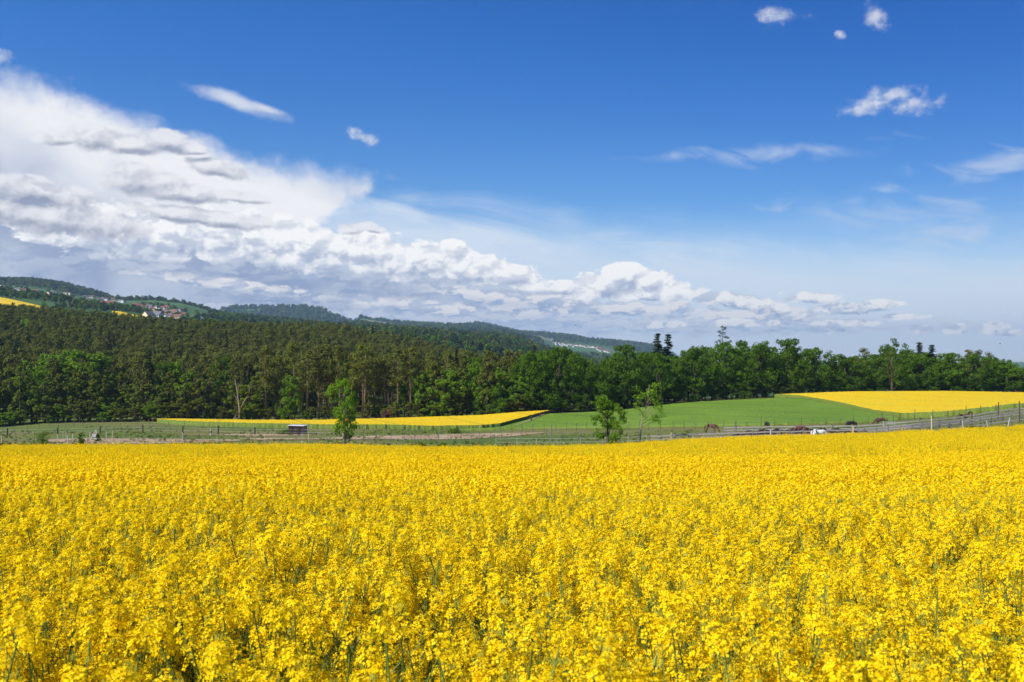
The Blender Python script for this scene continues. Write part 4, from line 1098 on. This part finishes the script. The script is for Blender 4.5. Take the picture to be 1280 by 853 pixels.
for i, (u, Y, hh, m_, lb) in enumerate(((1248, 137, 2.9, M_DARKW, 'tall thick dark post standing above the plank fences at right'), (1274.5, 128, 3.2, M_DARKW, 'very tall thin dark post near the right picture edge'), (1164.5, 122, 2.6, M_PALEW, 'pale tall post in the front plank fence, right of the chestnut horse'),
                          (1215, 135, 2.1, M_DARKW, 'dark post with a brown cap between the plank fences'), (888, 136, 2.6, M_GREYW, 'tall grey post seen in front of the grazing chestnut horse'), (920, 142, 2.4, M_GREYW, 'tall grey post right of the grazing chestnut horse'),
                          (1066.5, 121, 1.9, M_PALEW, 'yellowish post beside the grazing black horse'), (963.5, 120.5, 1.7, M_WHITE, 'short white post before the dark heap'), (839, 126, 1.6, M_PALEW, 'short pale post right of the slender leaning tree'), (2, 143, 1.5, M_PALEW, 'yellowish stake at the far left edge of the paddock'), (140.5, 156, 1.5, M_PALEW, 'yellowish stake behind the brown riding patch'), (689, 146, 2.9, M_GREYW, 'tallest grey post left of the bushy round tree'))):
    b = MB(); b.tube([(0, 0, -.3), (0, 0, hh * .5), (random.uniform(-.04, .04), 0, hh)], [.085, .08, .07], 8)
    tag(b.build('fence_post', (m_,), None, loc=at(u, Y)), lb, 'post')
for u, Y, hh, ln, lb in ((1205, 120, 1.75, -.14, 'left of the white stakes leaning by the plank fence'), (1236.5, 119, 1.5, -.26, 'middle white stake leaning left by the plank fence'), (1259, 119.5, 1.6, .22, 'right white stake leaning right by the plank fence')):
    b = MB(); b.tube([(0, 0, -.2), (ln * hh, 0, hh)], [.055, .05], 6); tag(b.build('white_stake', (M_WHITE,), None, loc=at(u, Y)), lb, 'stake', 'white leaning stakes')
# white three-rail gate panel
g = empty('gate_panel', at(1111.5, 150)); tag(g, 'white three-rail gate panel behind the plank fences, right of the brown horse', 'gate')
for z in (.5, .85, 1.2): b = MB(); b.box((0, 0, z), (2.0, .05, .1)); b.build('rail', (M_WHITE,), g)
for x_ in (-.98, .98): b = MB(); b.box((x_, 0.055, .6), (.08, .05, 1.4)); b.build('upright', (M_WHITE,), g)
# dark manure bank
us_ = np.linspace(912, 1095, 70); nx_ = 9; V = []; Fq = []
for i, u in enumerate(us_):
    for j in range(nx_):
        Y = 139.5 + j * .42; k = math.sin(math.pi * j / (nx_ - 1)) * min(1, (i + .3) / 12, (69.3 - i) / 20) ** .6
        p = at(u, Y); V.append((p.x, p.y, p.z - .1 + k * (1.05 + .16 * math.sin(i * .9) + RNG.normal(0, .07))))
for i in range(69):
    for j in range(nx_ - 1): Fq.append((i * nx_ + j, (i + 1) * nx_ + j, (i + 1) * nx_ + j + 1, i * nx_ + j + 1))
dp = link('manure_heap', mesh_np('manure_heap', V, Fq, (M_DUNG,), None, True)); tag(dp, 'long low dark brown heap behind the rails, right of the chestnut horse', 'heap')

# field shelter
s = empty('field_shelter', at(372.5, 186), R(-20)); tag(s, 'small open-fronted horse shelter with flat pale roof and two bays', 'shelter')
b = MB(); b.box((0, .75, .9), (3.5, .06, 1.8)); b.build('back_wall', (M_BOARD := wood_m('shelter_boards', (0.26, 0.20, 0.17), (0.38, 0.30, 0.26)),), s)
for x_ in (-1.75, 0, 1.75): b = MB(); b.box((x_, .0, .88), (.07, 1.44, 1.76)); b.build('side_wall', (M_BOARD,), s)
for x_ in (-1.75, 0, 1.75): b = MB(); b.box((x_, -.78, .85), (.1, .1, 1.85)); b.build('post', (M_DARKW,), s)
b = MB(); b.box((0, 0.1, 1.86), (3.9, 2.0, .09)); b.build('roof', (M_TIN,), s)
# show jump stands, white
js = empty('jump_stand'); mbj = MB(); mbj.box((0, 0, .8), (.075, .075, 1.6)); mbj.build('upright', (M_WHITE,), js); mbj = MB(); mbj.box((0, 0, .06), (.7, .09, .09)); mbj.build('foot', (M_WHITE,), js); mbj = MB(); mbj.box((.09, 0, 1.0), (.06, .06, .1)); mbj.build('cup', (M_WIRE,), js)
def dup(root, loc, rz=0.0, s=1.0, **t):
    r = root.copy(); COL.objects.link(r); r.location = loc; r.rotation_euler.z = rz; r.scale = (s, s, s)
    for ch in list(root.children):
        c = ch.copy(); COL.objects.link(c); c.parent = r
        for gch in ch.children:
            d = gch.copy(); COL.objects.link(d); d.parent = c
    for k, v_ in t.items(): r[k] = v_
    return r
jl = [(72, 142, 'leftmost white jump stand in the paddock cluster near the big left bush'), (78.5, 150, 'white jump stand just right of the leftmost one in the cluster'), (82.5, 151, 'white jump stand left of the two paired in mid cluster'), (84.5, 141, 'nearest white jump stand in the middle of the cluster'), (91, 150, 'white jump stand at the right of the cluster'), (112.5, 152, 'single white jump stand left of the white jump wing'), (133, 152, 'single white stand between the jump wing and the yellowish stake'), (228, 150, 'white jump stand on the tan path left of the shelter'), (377.5, 147, 'pale stand on the track right below the shelter')]
for i, (u, Y, lb) in enumerate(jl):
    if i == 0: js.location = at(u, Y); tag(js, lb, 'jump stand', 'white jump stands')
    else: dup(js, at(u, Y), random.uniform(-.4, .4), random.uniform(.85, 1.05), label=lb, category='jump stand', group='white jump stands')
w = empty('jump_wing', at(118, 152)); tag(w, 'white triangular jump wing standing in the left paddock', 'jump wing')
b = MB(); b.tube([(-.75, 0, 0), (.25, 0, 1.75)], .07, 5); b.build('strut', (M_WHITE,), w); b = MB(); b.box((.32, 0, .9), (.14, .12, 1.8)); b.build('upright', (M_WHITE,), w)
b = MB(); b.box((-.18, -.01, .35), (1.0, .05, .13)); b.build('crossbar', (M_WHITE,), w); b = MB(); b.box((.0, -.01, .85), (.7, .05, .5)); b.build('panel', (M_WHITE,), w)
w = empty('striped_pole', at(263.5, 171)); tag(w, 'short black and white post standing in the left paddock', 'post')
b = MB(); b.tube([(0, 0, -.2), (0, 0, .75)], .13, 8); b.build('lower_section', (M_WHITE,), w); b = MB(); b.tube([(0, 0, .75), (0, 0, 1.05)], .14, 8); b.build('band', (M_DARKW,), w); b = MB(); b.tube([(0, 0, 1.05), (0, 0, 1.5)], .13, 8); b.build('top_section', (M_WHITE,), w)
# bent dark hoop by the brush
b = MB(); b.tube([(-1.15, 0, -.1), (-.9, 0, .5), (-.35, 0, .95), (.3, 0, 1.15), (.85, 0, .9), (1.1, 0, .3), (1.1, 0, -.1)], [.1, .09, .09, .08, .08, .08, .08], 6, cap=True); b.tube([(.1, 0, 1.1), (.75, .1, .1)], .05, 5)
tag(b.build('bent_branch', (M_DARKW,), None, loc=at(594, 121)), 'dark arched fallen branch by the reddish scrub at the field edge', 'branch')

# ------------------------------------------------------------------ skinned figures
def skin(name, verts, edges, rads, mats, sub=1, matfn=None):
    me_ = bpy.data.meshes.new(name + '_skeleton'); me_.from_pydata(verts, edges, []); o = bpy.data.objects.new(name, me_); COL.objects.link(o)
    m1 = o.modifiers.new('s', 'SKIN'); m1.use_smooth_shade = True; m2 = o.modifiers.new('d', 'SUBSURF'); m2.levels = sub; m2.render_levels = sub
    if not me_.skin_vertices: me_.skin_vertices.new()
    for k, r_ in enumerate(rads):
        me_.skin_vertices[0].data[k].radius = r_ if hasattr(r_, '__len__') else (r_, r_)
    me_.skin_vertices[0].data[0].use_root = True
    bpy.context.view_layer.update()
    dg = bpy.context.evaluated_depsgraph_get()
    res = bpy.data.meshes.new_from_object(o.evaluated_get(dg)); bpy.data.objects.remove(o)
    res.name = name; res.materials.clear()
    for q in mats: res.materials.append(q)
    for p_ in res.polygons:
        p_.use_smooth = True; p_.material_index = matfn(p_.center) if matfn else 0
    return res
def horse_meshes(graze=True, coat=(.2, .08, .04), legs=None, hair=None, name='chestnut'):
    Vx = [(.30, 0, 1.33), (.72, 0, 1.34), (0, 0, 1.27), (-.42, 0, 1.29), (-.72, 0, 1.36)]; Ed = [(0, 1), (0, 2), (2, 3), (3, 4)]; Rd = [.29, .27, .33, .32, .22]
    head = [(-1.02, 0, 1.05, .155), (-1.27, 0, .68, .115), (-1.36, 0, .48, .12), (-1.44, 0, .27, .085), (-1.50, 0, .10, .062)] if graze else [(-.98, 0, 1.62, .16), (-1.2, 0, 1.88, .115), (-1.36, 0, 1.88, .12), (-1.55, 0, 1.70, .085), (-1.68, 0, 1.58, .062)]
    pv = 4
    for hx, hy, hz, hr in head: Vx.append((hx, hy, hz)); Rd.append(hr); Ed.append((pv, len(Vx) - 1)); pv = len(Vx) - 1
    ear = 7
    for sgn in (-1, 1):
        e = Vx[ear]; Vx.append((e[0] + (.02 if graze else .06), sgn * .07, e[2] + .10)); Rd.append(.045); Ed.append((ear, len(Vx) - 1)); Vx.append((e[0] + (.0 if graze else .08), sgn * .09, e[2] + .22)); Rd.append(.018); Ed.append((len(Vx) - 2, len(Vx) - 1))
    for sgn in (-1, 1):
        for root_, ch in ((1, [(.74, .15, 1.02, .18), (.62 + sgn * .06, .17, .82, .115), (.86 + sgn * .08, .16, .52, .065), (.80 + sgn * .09, .16, .17, .048), (.76 + sgn * .09, .16, .03, .06)]),
                          (3, [(-.52, .17, .98, .14), (-.54 - sgn * .06, .17, .76, .085), (-.55 - sgn * .10, .17, .46, .06), (-.55 - sgn * .12, .17, .15, .045), (-.60 - sgn * .12, .17, .03, .058)])):
            pv = root_
            for hx, hy, hz, hr in ch: Vx.append((hx, sgn * hy, hz)); Rd.append(hr); Ed.append((pv, len(Vx) - 1)); pv = len(Vx) - 1
    mc = mat(name + '_coat', lambda n: princ(n, nmix(smooth(fbm(geo_pos(n), 3.0, 3, .5, '3D'), .35, .65), coat, tuple(c * .75 for c in coat)), 0.5, 0.35))
    ml = mat(name + '_points', lambda n: princ(n, legs or tuple(c * .4 for c in coat), 0.6, 0.3)); mh = mat(name + '_hair', lambda n: princ(n, hair or (.015, .012, .01), 0.7, 0.2))
    body = skin('body', Vx, Ed, Rd, (mc, ml), 1, lambda c: 1 if (c.z < .60 and c.x > -.8) or (c.x < -1.40 and graze) else 0)
    tl = MB(); tl.tube([(.93, 0, 1.42), (1.06, 0, 1.25), (1.10, .02, .95), (1.06, 0, .55)], [.05, .075, .09, .03], 7)
    mn = MB(); cr = [(-.70, 1.50), (-.88, 1.33), (-1.05, 1.14), (-1.18, .93), (-1.28, .74)] if graze else [(-.68, 1.58), (-.80, 1.70), (-.93, 1.84), (-1.06, 1.96), (-1.18, 2.02)]
    mn.tube([(a, .03, b_) for a, b_ in cr], [.06, .085, .09, .08, .05], 6)
    return body, tl.mesh('tail', (mh,), True), mn.mesh('mane', (mh,), True)
def horse(ms_, px, Y, rz, label, s=1.0, dz=0.0):
    r = empty('horse', at(px, Y, dz), rz, s)
    for nm, q in zip(('body', 'tail', 'mane'), ms_): link(nm, q, r)
    return tag(r, label, 'horse', None)
HB = horse_meshes(True, (.17, .060, .032), (.02, .014, .012), None, 'bay'); HK = horse_meshes(True, (.022, .017, .015), None, None, 'black'); HW = horse_meshes(True, (.78, .76, .72), (.6, .58, .55), (.75, .73, .68), 'white')
HC = horse_meshes(True, (.10, .042, .028), (.03, .02, .015), None, 'brown'); HU = horse_meshes(False, (.10, .045, .03), (.02, .015, .012), None, 'dark_brown')
horse(HB, 889, 158, R(178), 'chestnut horse with black legs grazing alone in the pasture', 1.05)
horse(HK, 959, 166, R(95), 'small dark horse seen end-on behind the dark heap', .95)
horse(HC, 1001, 137.5, R(4), 'brown horse grazing behind the rails between dark and white horses', 1.0)
horse(HW, 1023.5, 119.5, R(186), 'white horse grazing low beside the rapeseed edge', .98)
horse(HK, 1064, 159, R(12), 'black horse grazing behind the plank fences next to a yellowish post', 1.0)
horse(HC, 1101, 163, R(-3), 'reddish brown horse left of the white gate panel', 1.06)
horse(HU, 1204, 146, R(180), 'dark horse mostly hidden behind the rear plank fence', .95)

def person(px, Y, label, top, dz=0.0, face=0.0):
    Vx = [(0, 0, .95), (0, 0, 1.15), (0, 0, 1.38), (0, 0, 1.50), (0, .02, 1.62), (0, .02, 1.72)]; Rd = [(.16, .11), (.14, .10), (.18, .11), .06, .095, .07]; Ed = [(0, 1), (1, 2), (2, 3), (3, 4), (4, 5)]
    for sg in (-1, 1):
        ch = [(sg * .10, 0, .82, .09), (sg * .11, sg * .10, .48, .06), (sg * .11, sg * .16, .10, .045), (sg * .11, sg * .16 + .14, .04, .04)]; pv = 0
        for a, b_, c, r_ in ch: Vx.append((a, b_, c)); Rd.append(r_); Ed.append((pv, len(Vx) - 1)); pv = len(Vx) - 1
        ch = [(sg * .22, 0, 1.36, .06), (sg * .26, -sg * .08, 1.10, .045), (sg * .26, -sg * .05 + .10, .86, .03), (sg * .26, -sg * .05 + .14, .77, .035)]; pv = 2
        for a, b_, c, r_ in ch: Vx.append((a, b_, c)); Rd.append(r_); Ed.append((pv, len(Vx) - 1)); pv = len(Vx) - 1
    ms_ = (mat('skin_tone', lambda n: princ(n, (.45, .27, .2), .6)), mat('jacket', lambda n: princ(n, top, .8)), mat('trousers', lambda n: princ(n, (.03, .035, .05), .8)))
    body = skin('body', Vx, Ed, Rd, ms_, 1, lambda c: 0 if c.z > 1.5 or (c.z < .83 and abs(c.x) > .2) else (1 if c.z > .93 else 2))
    r = empty('person', at(px, Y, dz), face); link('body', body, r)
    b = MB(); b.tube([(0, .0, 1.64), (0, -.01, 1.74), (0, 0, 1.80)], [.102, .10, .04], 8); b.build('hair', (mat('brown_hair', lambda n: princ(n, (.05, .03, .02), .7)),), r, smooth_=True)
    return tag(r, label, 'person')
person(664, 241, 'distant person in a dark jacket at the edge of the yellow field, left one', (.05, .03, .03))
person(675.5, 254, 'distant person in a dark red jacket near the yellow field tip, right one', (.22, .03, .03), face=.3)
# birds
for u, Y, z, lb in ((719.5, 150, 407, 'tiny dark bird flying against the clouds above the far village'), (549.5, 195, 524, 'tiny dark bird low over the long yellow field'), (1250, 150, 430, 'tiny dark bird flying above the right end of the wood')):
    x_ = (u - 640) / F * Y; zz = -(z - HZ) / F * Y
    r = empty('bird', (x_, Y, zz), random.uniform(0, 3)); tag(r, lb, 'bird'); b = MB(); b.tube([(-.16, 0, 0), (-.08, 0, .02), (.05, 0, .02), (.15, 0, .03), (.2, 0, .02)], [.01, .035, .05, .03, .006], 6)
    for sg in (-1, 1): b.add([(-.05, 0, .03), (.06, 0, .03), (.02, sg * .18, .11), (-.04, sg * .34, .06)], [(0, 1, 2, 3)])
    b.build('body', (M_DARKW,), r, smooth_=True)

# ------------------------------------------------------------------ bushes and single trees by the field edge
T1 = broad(501, h=10, w=4.6, base=.04, m=M_FRESH, clumps=130, per=36, leaf=.14, mb_=M_DEAD, openness=0, cr=(.10, .20), lobes_=12)
T1 = plant_tree('young_tree', T1, 430, 118, height_for(430, 118, 469) / 10, 'slim airy young tree with a pale stem in front of the long yellow field', rz=1.0, sxy=.92)
T2 = broad(507, h=7.5, w=5.2, base=.10, m=M_FRESH, clumps=125, per=42, leaf=.12, cr=(.09, .17), lobes_=10)
T2 = plant_tree('round_tree', T2, 760, 116, height_for(760, 116, 492) / 7.5, 'round bushy green tree with a dark stem standing at the field edge', rz=.3, sxy=1.0)
rq = np.random.default_rng(9)
tb = MB(); tb.tube([(0, 0, -.3), (.15, 0, 1.6), (.30, 0, 3.4), (.9, 0, 5.4), (1.2, 0, 7.6)], [.08, .07, .055, .035, .01], 7)
Cc = []
for z, dx_ in ((3.6, 1.6), (4.2, 1.9), (4.8, 2.3), (5.3, 1.8), (5.8, 1.2), (6.3, .9), (6.8, .6), (7.4, .3), (5.0, -.9), (6.0, -1.0), (3.2, 2.2), (6.6, -.4)):
    x0 = float(np.interp(z * .8, [0, 1.6, 3.4, 5.4, 7.6], [0, .15, .3, .9, 1.2])); p = (x0 + dx_ * .9, rq.uniform(-1, 1), z)
    tb.tube([(x0, 0, z * .8), (x0 + dx_ * .45, p[1] * .4, z * .93), p], [.05, .035, .01], 5)
    for g_ in range(5): Cc.append((p[0] + rq.normal(0, .42), p[1] + rq.normal(0, .42), z + rq.normal(0, .38)))
T3 = (tb.mesh('trunk', (M_DEAD,), True), crown_mesh('crown', [leaves_np(np.array(Cc), np.full(len(Cc), .42), 24, .10, rq, .9, shell=.1)], M_FRESH))
plant_tree('slender_tree', T3, 799, 119, height_for(799, 119, 478) / 7.8, 'slender leaning tree with a thin open crown right of the round bushy tree', rz=0)
def bush(name, px, Y, h, w, m, label, seed, leaf=.07, cl=34, per=60, cat='bush'):
    rng = np.random.default_rng(seed); C = np.stack([rng.normal(0, w * .24, cl), rng.normal(0, w * .2, cl), rng.uniform(.08, .85, cl) * h], -1); C[:, 2] *= np.clip(1.15 - np.abs(C[:, 0]) / (w * .7), .3, 1)
    r = empty(name, at(px, Y, -.05)); st = MB()
    for i in range(9): c = C[i]; st.tube([(c[0] * .15, c[1] * .15, -.1), (c[0] * .6, c[1] * .6, c[2] * .6), tuple(c)], [.05, .035, .012], 5)
    st.build('stem', (M_BARK,), r); link('foliage', crown_mesh('foliage', [leaves_np(C, np.full(cl, .17 * w) * rng.uniform(.6, 1.1, cl), per, leaf, rng, .85)], m), r)
    return tag(r, label, cat)
M_REDDISH = leaf_mat('dry_reddish_twigs', (0.10, 0.055, 0.035), (0.22, 0.12, 0.075), (0.2, 0.1, 0.05))
bush('bush', 52, 122, 3.0, 3.8, M_BROAD, 'largest dark green bush at the left field edge before the jump stands', 1)
bush('bush', 101, 128, 2.6, 1.3, M_BROAD, 'narrow upright bush right of the jump stands', 2); bush('bush', 122.5, 148, 1.6, .9, M_BROAD, 'small bush right behind the white jump wing', 3)
bush('bush', 5, 121, 1.6, 2.2, M_SPRUCE, 'very dark low bush at the left picture edge', 4); bush('scrub', 15, 122, 1.5, 2.0, M_REDDISH, 'dry reddish brush heap beside the very dark bush', 5, .05, 26, 40)
bush('bush', 30, 123, 1.1, 2.6, M_OLIVE, 'low olive scrub between the brush heap and largest left bush', 6); bush('bush', 76, 120, 1.1, 1.6, M_OLIVE, 'low olive scrub under the jump stands', 7)
bush('scrub', 632, 121, 2.2, 2.6, M_REDDISH, 'tall reddish dry scrub at the field edge in the middle', 8, .045, 30, 30); bush('scrub', 650, 121, 1.2, 1.6, M_REDDISH, 'low reddish dry scrub right of the taller one', 9, .045, 20, 30)
bush('bush', 505, 120, 1.3, 1.6, M_BROAD, 'small leafy bush at the field edge right of the slim young tree', 10); bush('bush', 553, 121, 1.4, 2.2, M_BROAD, 'wide low bush left of the arched fallen branch', 11); bush('bush', 572, 122, 1.0, 1.4, M_OLIVE, 'low olive bush touching the arched fallen branch', 12)
bush('bush', 790, 119, 1.0, .9, M_SPRUCE, 'very dark little bush at the foot of the slender leaning tree', 13); bush('scrub', 808, 120, 1.1, 1.1, M_REDDISH, 'tan dry tuft at the foot of the slender tree', 14, .045, 20, 30)
bush('bush', 525, 132, .9, 1.5, M_OLIVE, 'small scrub on the tan track behind the field edge', 15); bush('bush', 355, 187, .9, 3.0, M_BROAD, 'low dark bush left of the field shelter', 16, .1); bush('bush', 1214, 124, .7, 2.2, M_SPRUCE, 'low dark mound of weeds under the plank fence', 17)
bush('bush', 568, 197, 1.1, 4.5, M_BROAD, 'dark low bush strip before the long yellow field, right half', 18, .1); bush('bush', 414, 121, .8, 1.2, M_OLIVE, 'tuft of scrub left of the slim young tree', 19); bush('scrub', 487, 268, 4.5, 7, M_REDDISH, 'reddish brown scrub bank at the wood edge among bare stems', 20, .25, 40, 50)
# rough grass along the far side of the rapeseed
def tuft(seed, m):
    rng = np.random.default_rng(seed); mb = MB()
    for i in range(26):
        a_ = rng.uniform(0, 6.28); r_ = rng.uniform(0, .35); x0, y0 = math.cos(a_) * r_, math.sin(a_) * r_; h_ = rng.uniform(.25, .7); l_ = rng.normal(0, .12, 2); w_ = .03
        mb.add([(x0 - w_, y0, 0), (x0 + w_, y0, 0), (x0 + l_[0], y0 + l_[1], h_)], [(0, 1, 2)])
    return proto('grass_tuft', mb.mesh('grass_tuft', (m,)))
M_GT = leaf_mat('rough_grass', (0.12, 0.165, 0.03), (0.20, 0.25, 0.06), (0.15, 0.2, 0.04)); M_GD = leaf_mat('dry_grass', (0.16, 0.14, 0.07), (0.32, 0.28, 0.15), (0.3, 0.25, 0.12))
TU = [tuft(1, M_GT), tuft(2, M_GT), tuft(3, M_GD)]
nt_n = 9500; yy = YE + 1 + RNG.uniform(0, 1, nt_n) ** 1.6 * 110; uu = RNG.uniform(-80, 1360, nt_n); xx = (uu - 640) / F * yy
k_ = noise2(xx, yy, 14, 1.7) > -.12; xx, yy, uu = xx[k_], yy[k_], uu[k_]; n = len(xx)
ok = ~((yy > 183) & (uu > 560)); xx, yy = xx[ok], yy[ok]; n = len(xx); s_ = RNG.uniform(.35, .95, n)
scatter('rough_grass', np.stack([xx, yy, H(xx, yy)], -1), np.stack([np.zeros(n), np.zeros(n), RNG.uniform(0, 6, n)], -1), np.stack([s_, s_, s_ * .8], -1), np.where(RNG.random(n) < .22, 2, RNG.integers(0, 2, n)), TU)

# ------------------------------------------------------------------ villages
def cmat(name, c): return mat(name, lambda n: princ(n, nmix(smooth(fbm(geo_pos(n), .8, 4, .6, '3D'), .3, .7) * .3, c, tuple(q * .8 for q in c)), .8, .2))
WALLS = {'white': cmat('white_render', (.66, .65, .62)), 'cream': cmat('cream_render', (.75, .66, .46)), 'grey': cmat('grey_render', (.52, .52, .5))}
ROOFS = {'red': cmat('red_tiles', (.23, .095, .07)), 'brown': cmat('brown_tiles', (.17, .09, .065)), 'grey': cmat('grey_slates', (.16, .165, .18))}
M_PANE = mat('window_glass', lambda n: princ(n, (.03, .035, .045), .15, .6))
def house(w, d, h, rh, wall, roof, nw=3, fine=True):
    r = empty('house'); b = MB(); b.box((0, 0, h / 2 - .5), (w, d, h + 1))
    b.add([(-w / 2, -d / 2, h), (-w / 2, d / 2, h), (-w / 2, 0, h + rh - .05), (w / 2, -d / 2, h), (w / 2, d / 2, h), (w / 2, 0, h + rh - .05)], [(0, 2, 1), (3, 4, 5)]); b.build('wall', (WALLS[wall],), r)
    b = MB(); e, t = .6, .25; sl = rh / (d / 2)
    for sg in (-1, 1):
        y1 = sg * (d / 2 + e); z1 = h - e * sl
        b.add([(-w / 2 - e, 0, h + rh), (w / 2 + e, 0, h + rh), (w / 2 + e, y1, z1), (-w / 2 - e, y1, z1), (-w / 2 - e, 0, h + rh + t), (w / 2 + e, 0, h + rh + t), (w / 2 + e, y1, z1 + t), (-w / 2 - e, y1, z1 + t)], [(0, 1, 2, 3), (7, 6, 5, 4), (3, 2, 6, 7), (0, 3, 7, 4), (1, 5, 6, 2)])
    rf = b.build('roof', (ROOFS[roof],), r)
    if fine:
        b = MB(); b.box((w * .2, d * .12, h + rh * .9 + .4), (.7, .7, 1.8)); b.build('chimney', (ROOFS['brown'],), rf)
        for i in range(nw):
            for z in ((1.5, h - 1.2) if h > 4.5 else (1.6,)):
                b = MB(); b.box((-w / 2 + w * (i + .5) / nw, -d / 2 - .02, z), (1.3, .1, 1.3)); b.build('window', (M_PANE,), r)
    return r
def solve(u, yrow, Y0, Y1, dzp=0):
    Ys = np.linspace(Y1, Y0, 500); rows = HZ - H((u - 640) / F * Ys, Ys) / Ys * F
    return float(Ys[np.argmin(np.abs(rows - yrow))])
HP = [house(11, 8, 5.8, 2.9, 'white', 'red'), house(12, 8, 5.8, 2.8, 'white', 'brown'), house(10, 8, 5.4, 3.8, 'cream', 'red'), house(12, 8, 6, 2.8, 'white', 'grey'), house(16, 9, 4.4, 4.0, 'cream', 'brown', 4)]
used = [False] * 5
def put_house(k, u, yrow, Y0, Y1, rz, s, label, group):
    Y = solve(u, yrow, Y0, Y1); loc = at(u, Y)
    if not used[k]:
        used[k] = True; r = HP[k]; r.location = loc; r.rotation_euler.z = rz; r.scale = (s, s, s)
    else: r = dup(HP[k], loc, rz, s)
    return tag(r, label, 'house', group)
nmk = ['white house with a red roof', 'white house with a brown roof', 'cream house with a red roof', 'white house with a dark grey roof', 'long cream house with a brown roof']
main = [(168, 381), (173, 382), (178, 381), (181, 384), (187, 383), (184, 380), (190, 386), (194, 388), (196, 383), (200, 386), (204, 385), (208, 383), (213, 384), (205, 390), (209, 391), (216, 388), (220, 389), (223, 391), (224, 387), (227, 386), (230, 393), (217, 397), (222, 398), (206, 396), (211, 395), (203, 393), (213, 392), (199, 391), (226, 395), (249, 399), (193, 392)]
for i, (u, y) in enumerate(main):
    k = (i * 7) % 5
    put_house(k, u, y + 3.0, 1150, 2000, R(random.choice((0, 15, -20, 80, 100, 30))), random.uniform(.62, .88), nmk[k] + ' in the hillside village', 'houses of the hillside village: ' + nmk[k])
rows2 = [(2, 359), (7, 361), (11, 360), (13, 363), (22, 364), (29, 365), (34, 366), (41, 368), (46, 370), (65, 366), (70, 367), (82, 367), (87, 368), (98, 367), (106, 372), (109, 372), (114, 372), (116, 371), (124, 375), (128, 373), (133, 375), (138, 372), (141, 373), (146, 376), (150, 377), (154, 378), (62, 372), (300, 389), (308, 391), (314, 392), (291, 388), (337, 399), (348, 401)]
for i, (u, y) in enumerate(rows2):
    k = (i * 3 + 1) % 5
    put_house(k, u, y + 1, 1500, 2500, R(random.choice((0, 20, -15, 85, 110))), random.uniform(.6, .85), nmk[k] + ' scattered below the wooded hilltops', 'houses scattered under the hilltops: ' + nmk[k])
b1 = house(17, 11, 5.6, 4.2, 'cream', 'red', 5); b1.location = at(134, solve(134, 385, 1040, 1300)); b1.rotation_euler.z = R(12); tag(b1, 'large cream farmhouse with a red roof alone above the small yellow strip', 'farmhouse')
b1 = house(12, 10, 4.4, 5.0, 'cream', 'grey', 3); b1.location = at(185.5, 1075); b1.rotation_euler.z = R(68); tag(b1, 'cream gabled house at the lower end of the small yellow strip', 'house')
b1 = house(13, 10, 5.8, 4.0, 'white', 'grey', 3); b1.location = at(196, 1085); b1.rotation_euler.z = R(-14); tag(b1, 'bright white house with grey roof right beside the cream gabled one', 'house')
b1 = house(22, 10, 5.0, 3.6, 'white', 'grey', 5, True); b1.location = at(602, solve(602, 421, 1400, 2600, )); b1.rotation_euler.z = R(8); tag(b1, 'single white building on the dark wooded ridge in the middle distance', 'building')
far_h = house(12, 9, 6, 3.5, 'white', 'brown', 0, False); far_r = house(12, 9, 6, 3.5, 'white', 'red', 0, False); first = [True, True]
for i in range(74):
    u = random.gauss(722, 17) if i < 48 else random.gauss(752, 7); y = 432 + (u - 722) * .05 + random.gauss(0, 1.8) if i < 48 else 437 + (u - 748) * .35 + random.gauss(0, 1.2)
    Y = solve(u, y, 3250, 4300); q = i % 2; src = (far_h, far_r)[q]; lb = ('tiny white house with a brown roof', 'tiny white house with a red roof')[q] + ' in the town far down the valley'
    if first[q]: first[q] = False; r = src; r.location = at(u, Y)
    else: r = dup(src, at(u, Y))
    r.rotation_euler.z = random.uniform(0, 3.1); z_ = random.uniform(.6, 1.05); r.scale = (z_, z_, z_); tag(r, lb, 'house', 'houses of the far valley town')
